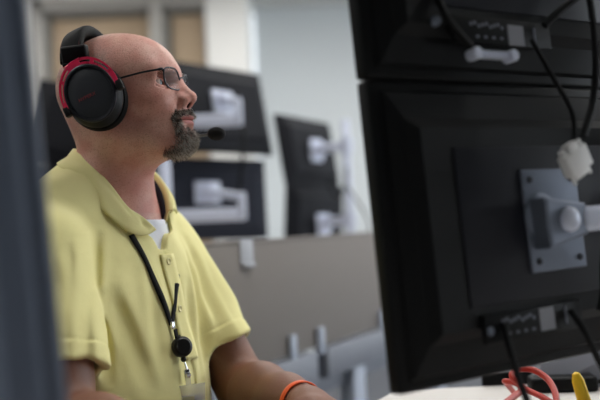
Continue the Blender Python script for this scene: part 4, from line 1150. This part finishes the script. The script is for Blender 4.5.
# the two blinds-covered windows behind the man
for i, (a, b) in enumerate(((-1.665, -.945), (-.865, X1))):
    w = empty('window_%d' % (i + 1), ((a + b) / 2, YF, 1.7)); st(w)
    fr = MB(); t_ = .035
    wbox(a, a + t_, YF + .02, YF + .12, ZB, ZT, fr); wbox(b - t_ * .3, b, YF + .02, YF + .12, ZB, ZT, fr); wbox(a, b, YF + .02, YF + .12, ZT - t_, ZT, fr); wbox(a, b, YF + .02, YF + .12, ZB, ZB + t_, fr)
    under(fr.build('window_frame', M['reveal'], None, False), w)
    gp = MB(); wbox(a, b, YF + .13, YF + .135, ZB, ZT, gp); under(gp.build('pane', M['pane'], None, False), w)
    bl_ = MB(); n_ = 2
    wbox(a + .05, b - .02, YF + .09, YF + .10, ZB + .02, ZT - .05, bl_)
    under(bl_.build('blind', M['blind'], None, False), w)
cw = MB(); wbox(-1.8, -.45, YF + .185, YF + .24, 0, CZ, cw); st(cw.build('wall_corridor', M['reveal'], smooth=False))  # unseen slab added behind the blinds to block sky light
tr = MB(); wbox(-.945, -.865, YF - .02, YF + .15, ZB, ZT, tr); st(tr.build('trim_1', M['trim'], smooth=False))
tr = MB(); wbox(-1.72, -.57, YF - .025, YF, ZT, ZT + .07, tr); wbox(-1.735, -1.665, YF - .025, YF, ZB, ZT + .07, tr); st(tr.build('trim_2', M['trim'], smooth=False))
# unseen ceiling panels, added and spaced to brighten man and walls
M['lamp'] = emis('lamp_diffuser', (1.0, .98, .95), 5.5)
for i, (x_, y_) in enumerate(((-1.6, 1.0), (.5, 1.5), (-1.6, 3.0), (.5, 3.4), (2.6, 1.9), (2.6, 3.4), (-1.6, 4.6), (.15, 4.6), (2.2, 5.0))):
    L_ = empty('ceiling_light', (x_, y_, CZ - .05), None, 'rectangular ceiling light panel overhead, outside the picture', 'ceiling light', 'ceiling light panels')
    MB().box((0, 0, .02), (1.24, .64, .04), None, .003).build('frame', M['white'], L_)
    MB().box((0, 0, -.004), (1.18, .58, .006), None).build('diffuser', M['lamp'], L_)

# office chair under the man
ch = empty('office_chair', T(-.02, 0, 0), Matrix.Rotation(-YAWB, 3, 'Z'), 'dark office chair the man is sitting on', 'chair')
MB().box((.03, 0, .405), (.48, .48, .075), None, .03, 4).build('seat', M['beltcloth'], ch)
MB().lathe([(.025, .07), (.025, .25), (.018, .25), (.018, .37)], (0, 0, 0), (0, 0, 1), 20).build('gas_post', M['black'], ch)
for k in range(5):
    a = 2 * PI * k / 5 + .3; e = Vector((math.cos(a) * .28, math.sin(a) * .28, .075))
    MB().tube([(0, 0, .09), e], [.025, .016], 10).build('leg', M['black'], ch)
    MB().lathe([(.026, -.012), (.028, -.008), (.028, .008), (.026, .012)], e + Vector((0, 0, -.047)), (-math.sin(a), math.cos(a), 0), 18).build('caster', M['black'], ch)
MB().box((-.215, 0, .60), (.05, .42, .26), Matrix.Rotation(-.10, 3, 'Y'), .022, 4).build('backrest', M['beltcloth'], ch)
MB().tube([(-.05, 0, .37), (-.20, 0, .39), (-.245, 0, .50)], .014, 10).build('back_bracket', M['black'], ch)

# ================================================================ LIGHT
w = bpy.data.worlds.new('world'); SC.world = w; w.use_nodes = True
bg = w.node_tree.nodes['Background']; bg.inputs['Color'].default_value = (.86, .93, 1.0, 1); bg.inputs['Strength'].default_value = 3.6

vs_ = SC.view_settings
vs_.view_transform = 'Standard'; vs_.look = 'None'; vs_.gamma = 1.0; vs_.use_curve_mapping = False; vs_.exposure = 0.55
try: SC.cycles.use_denoising = True
except Exception: pass
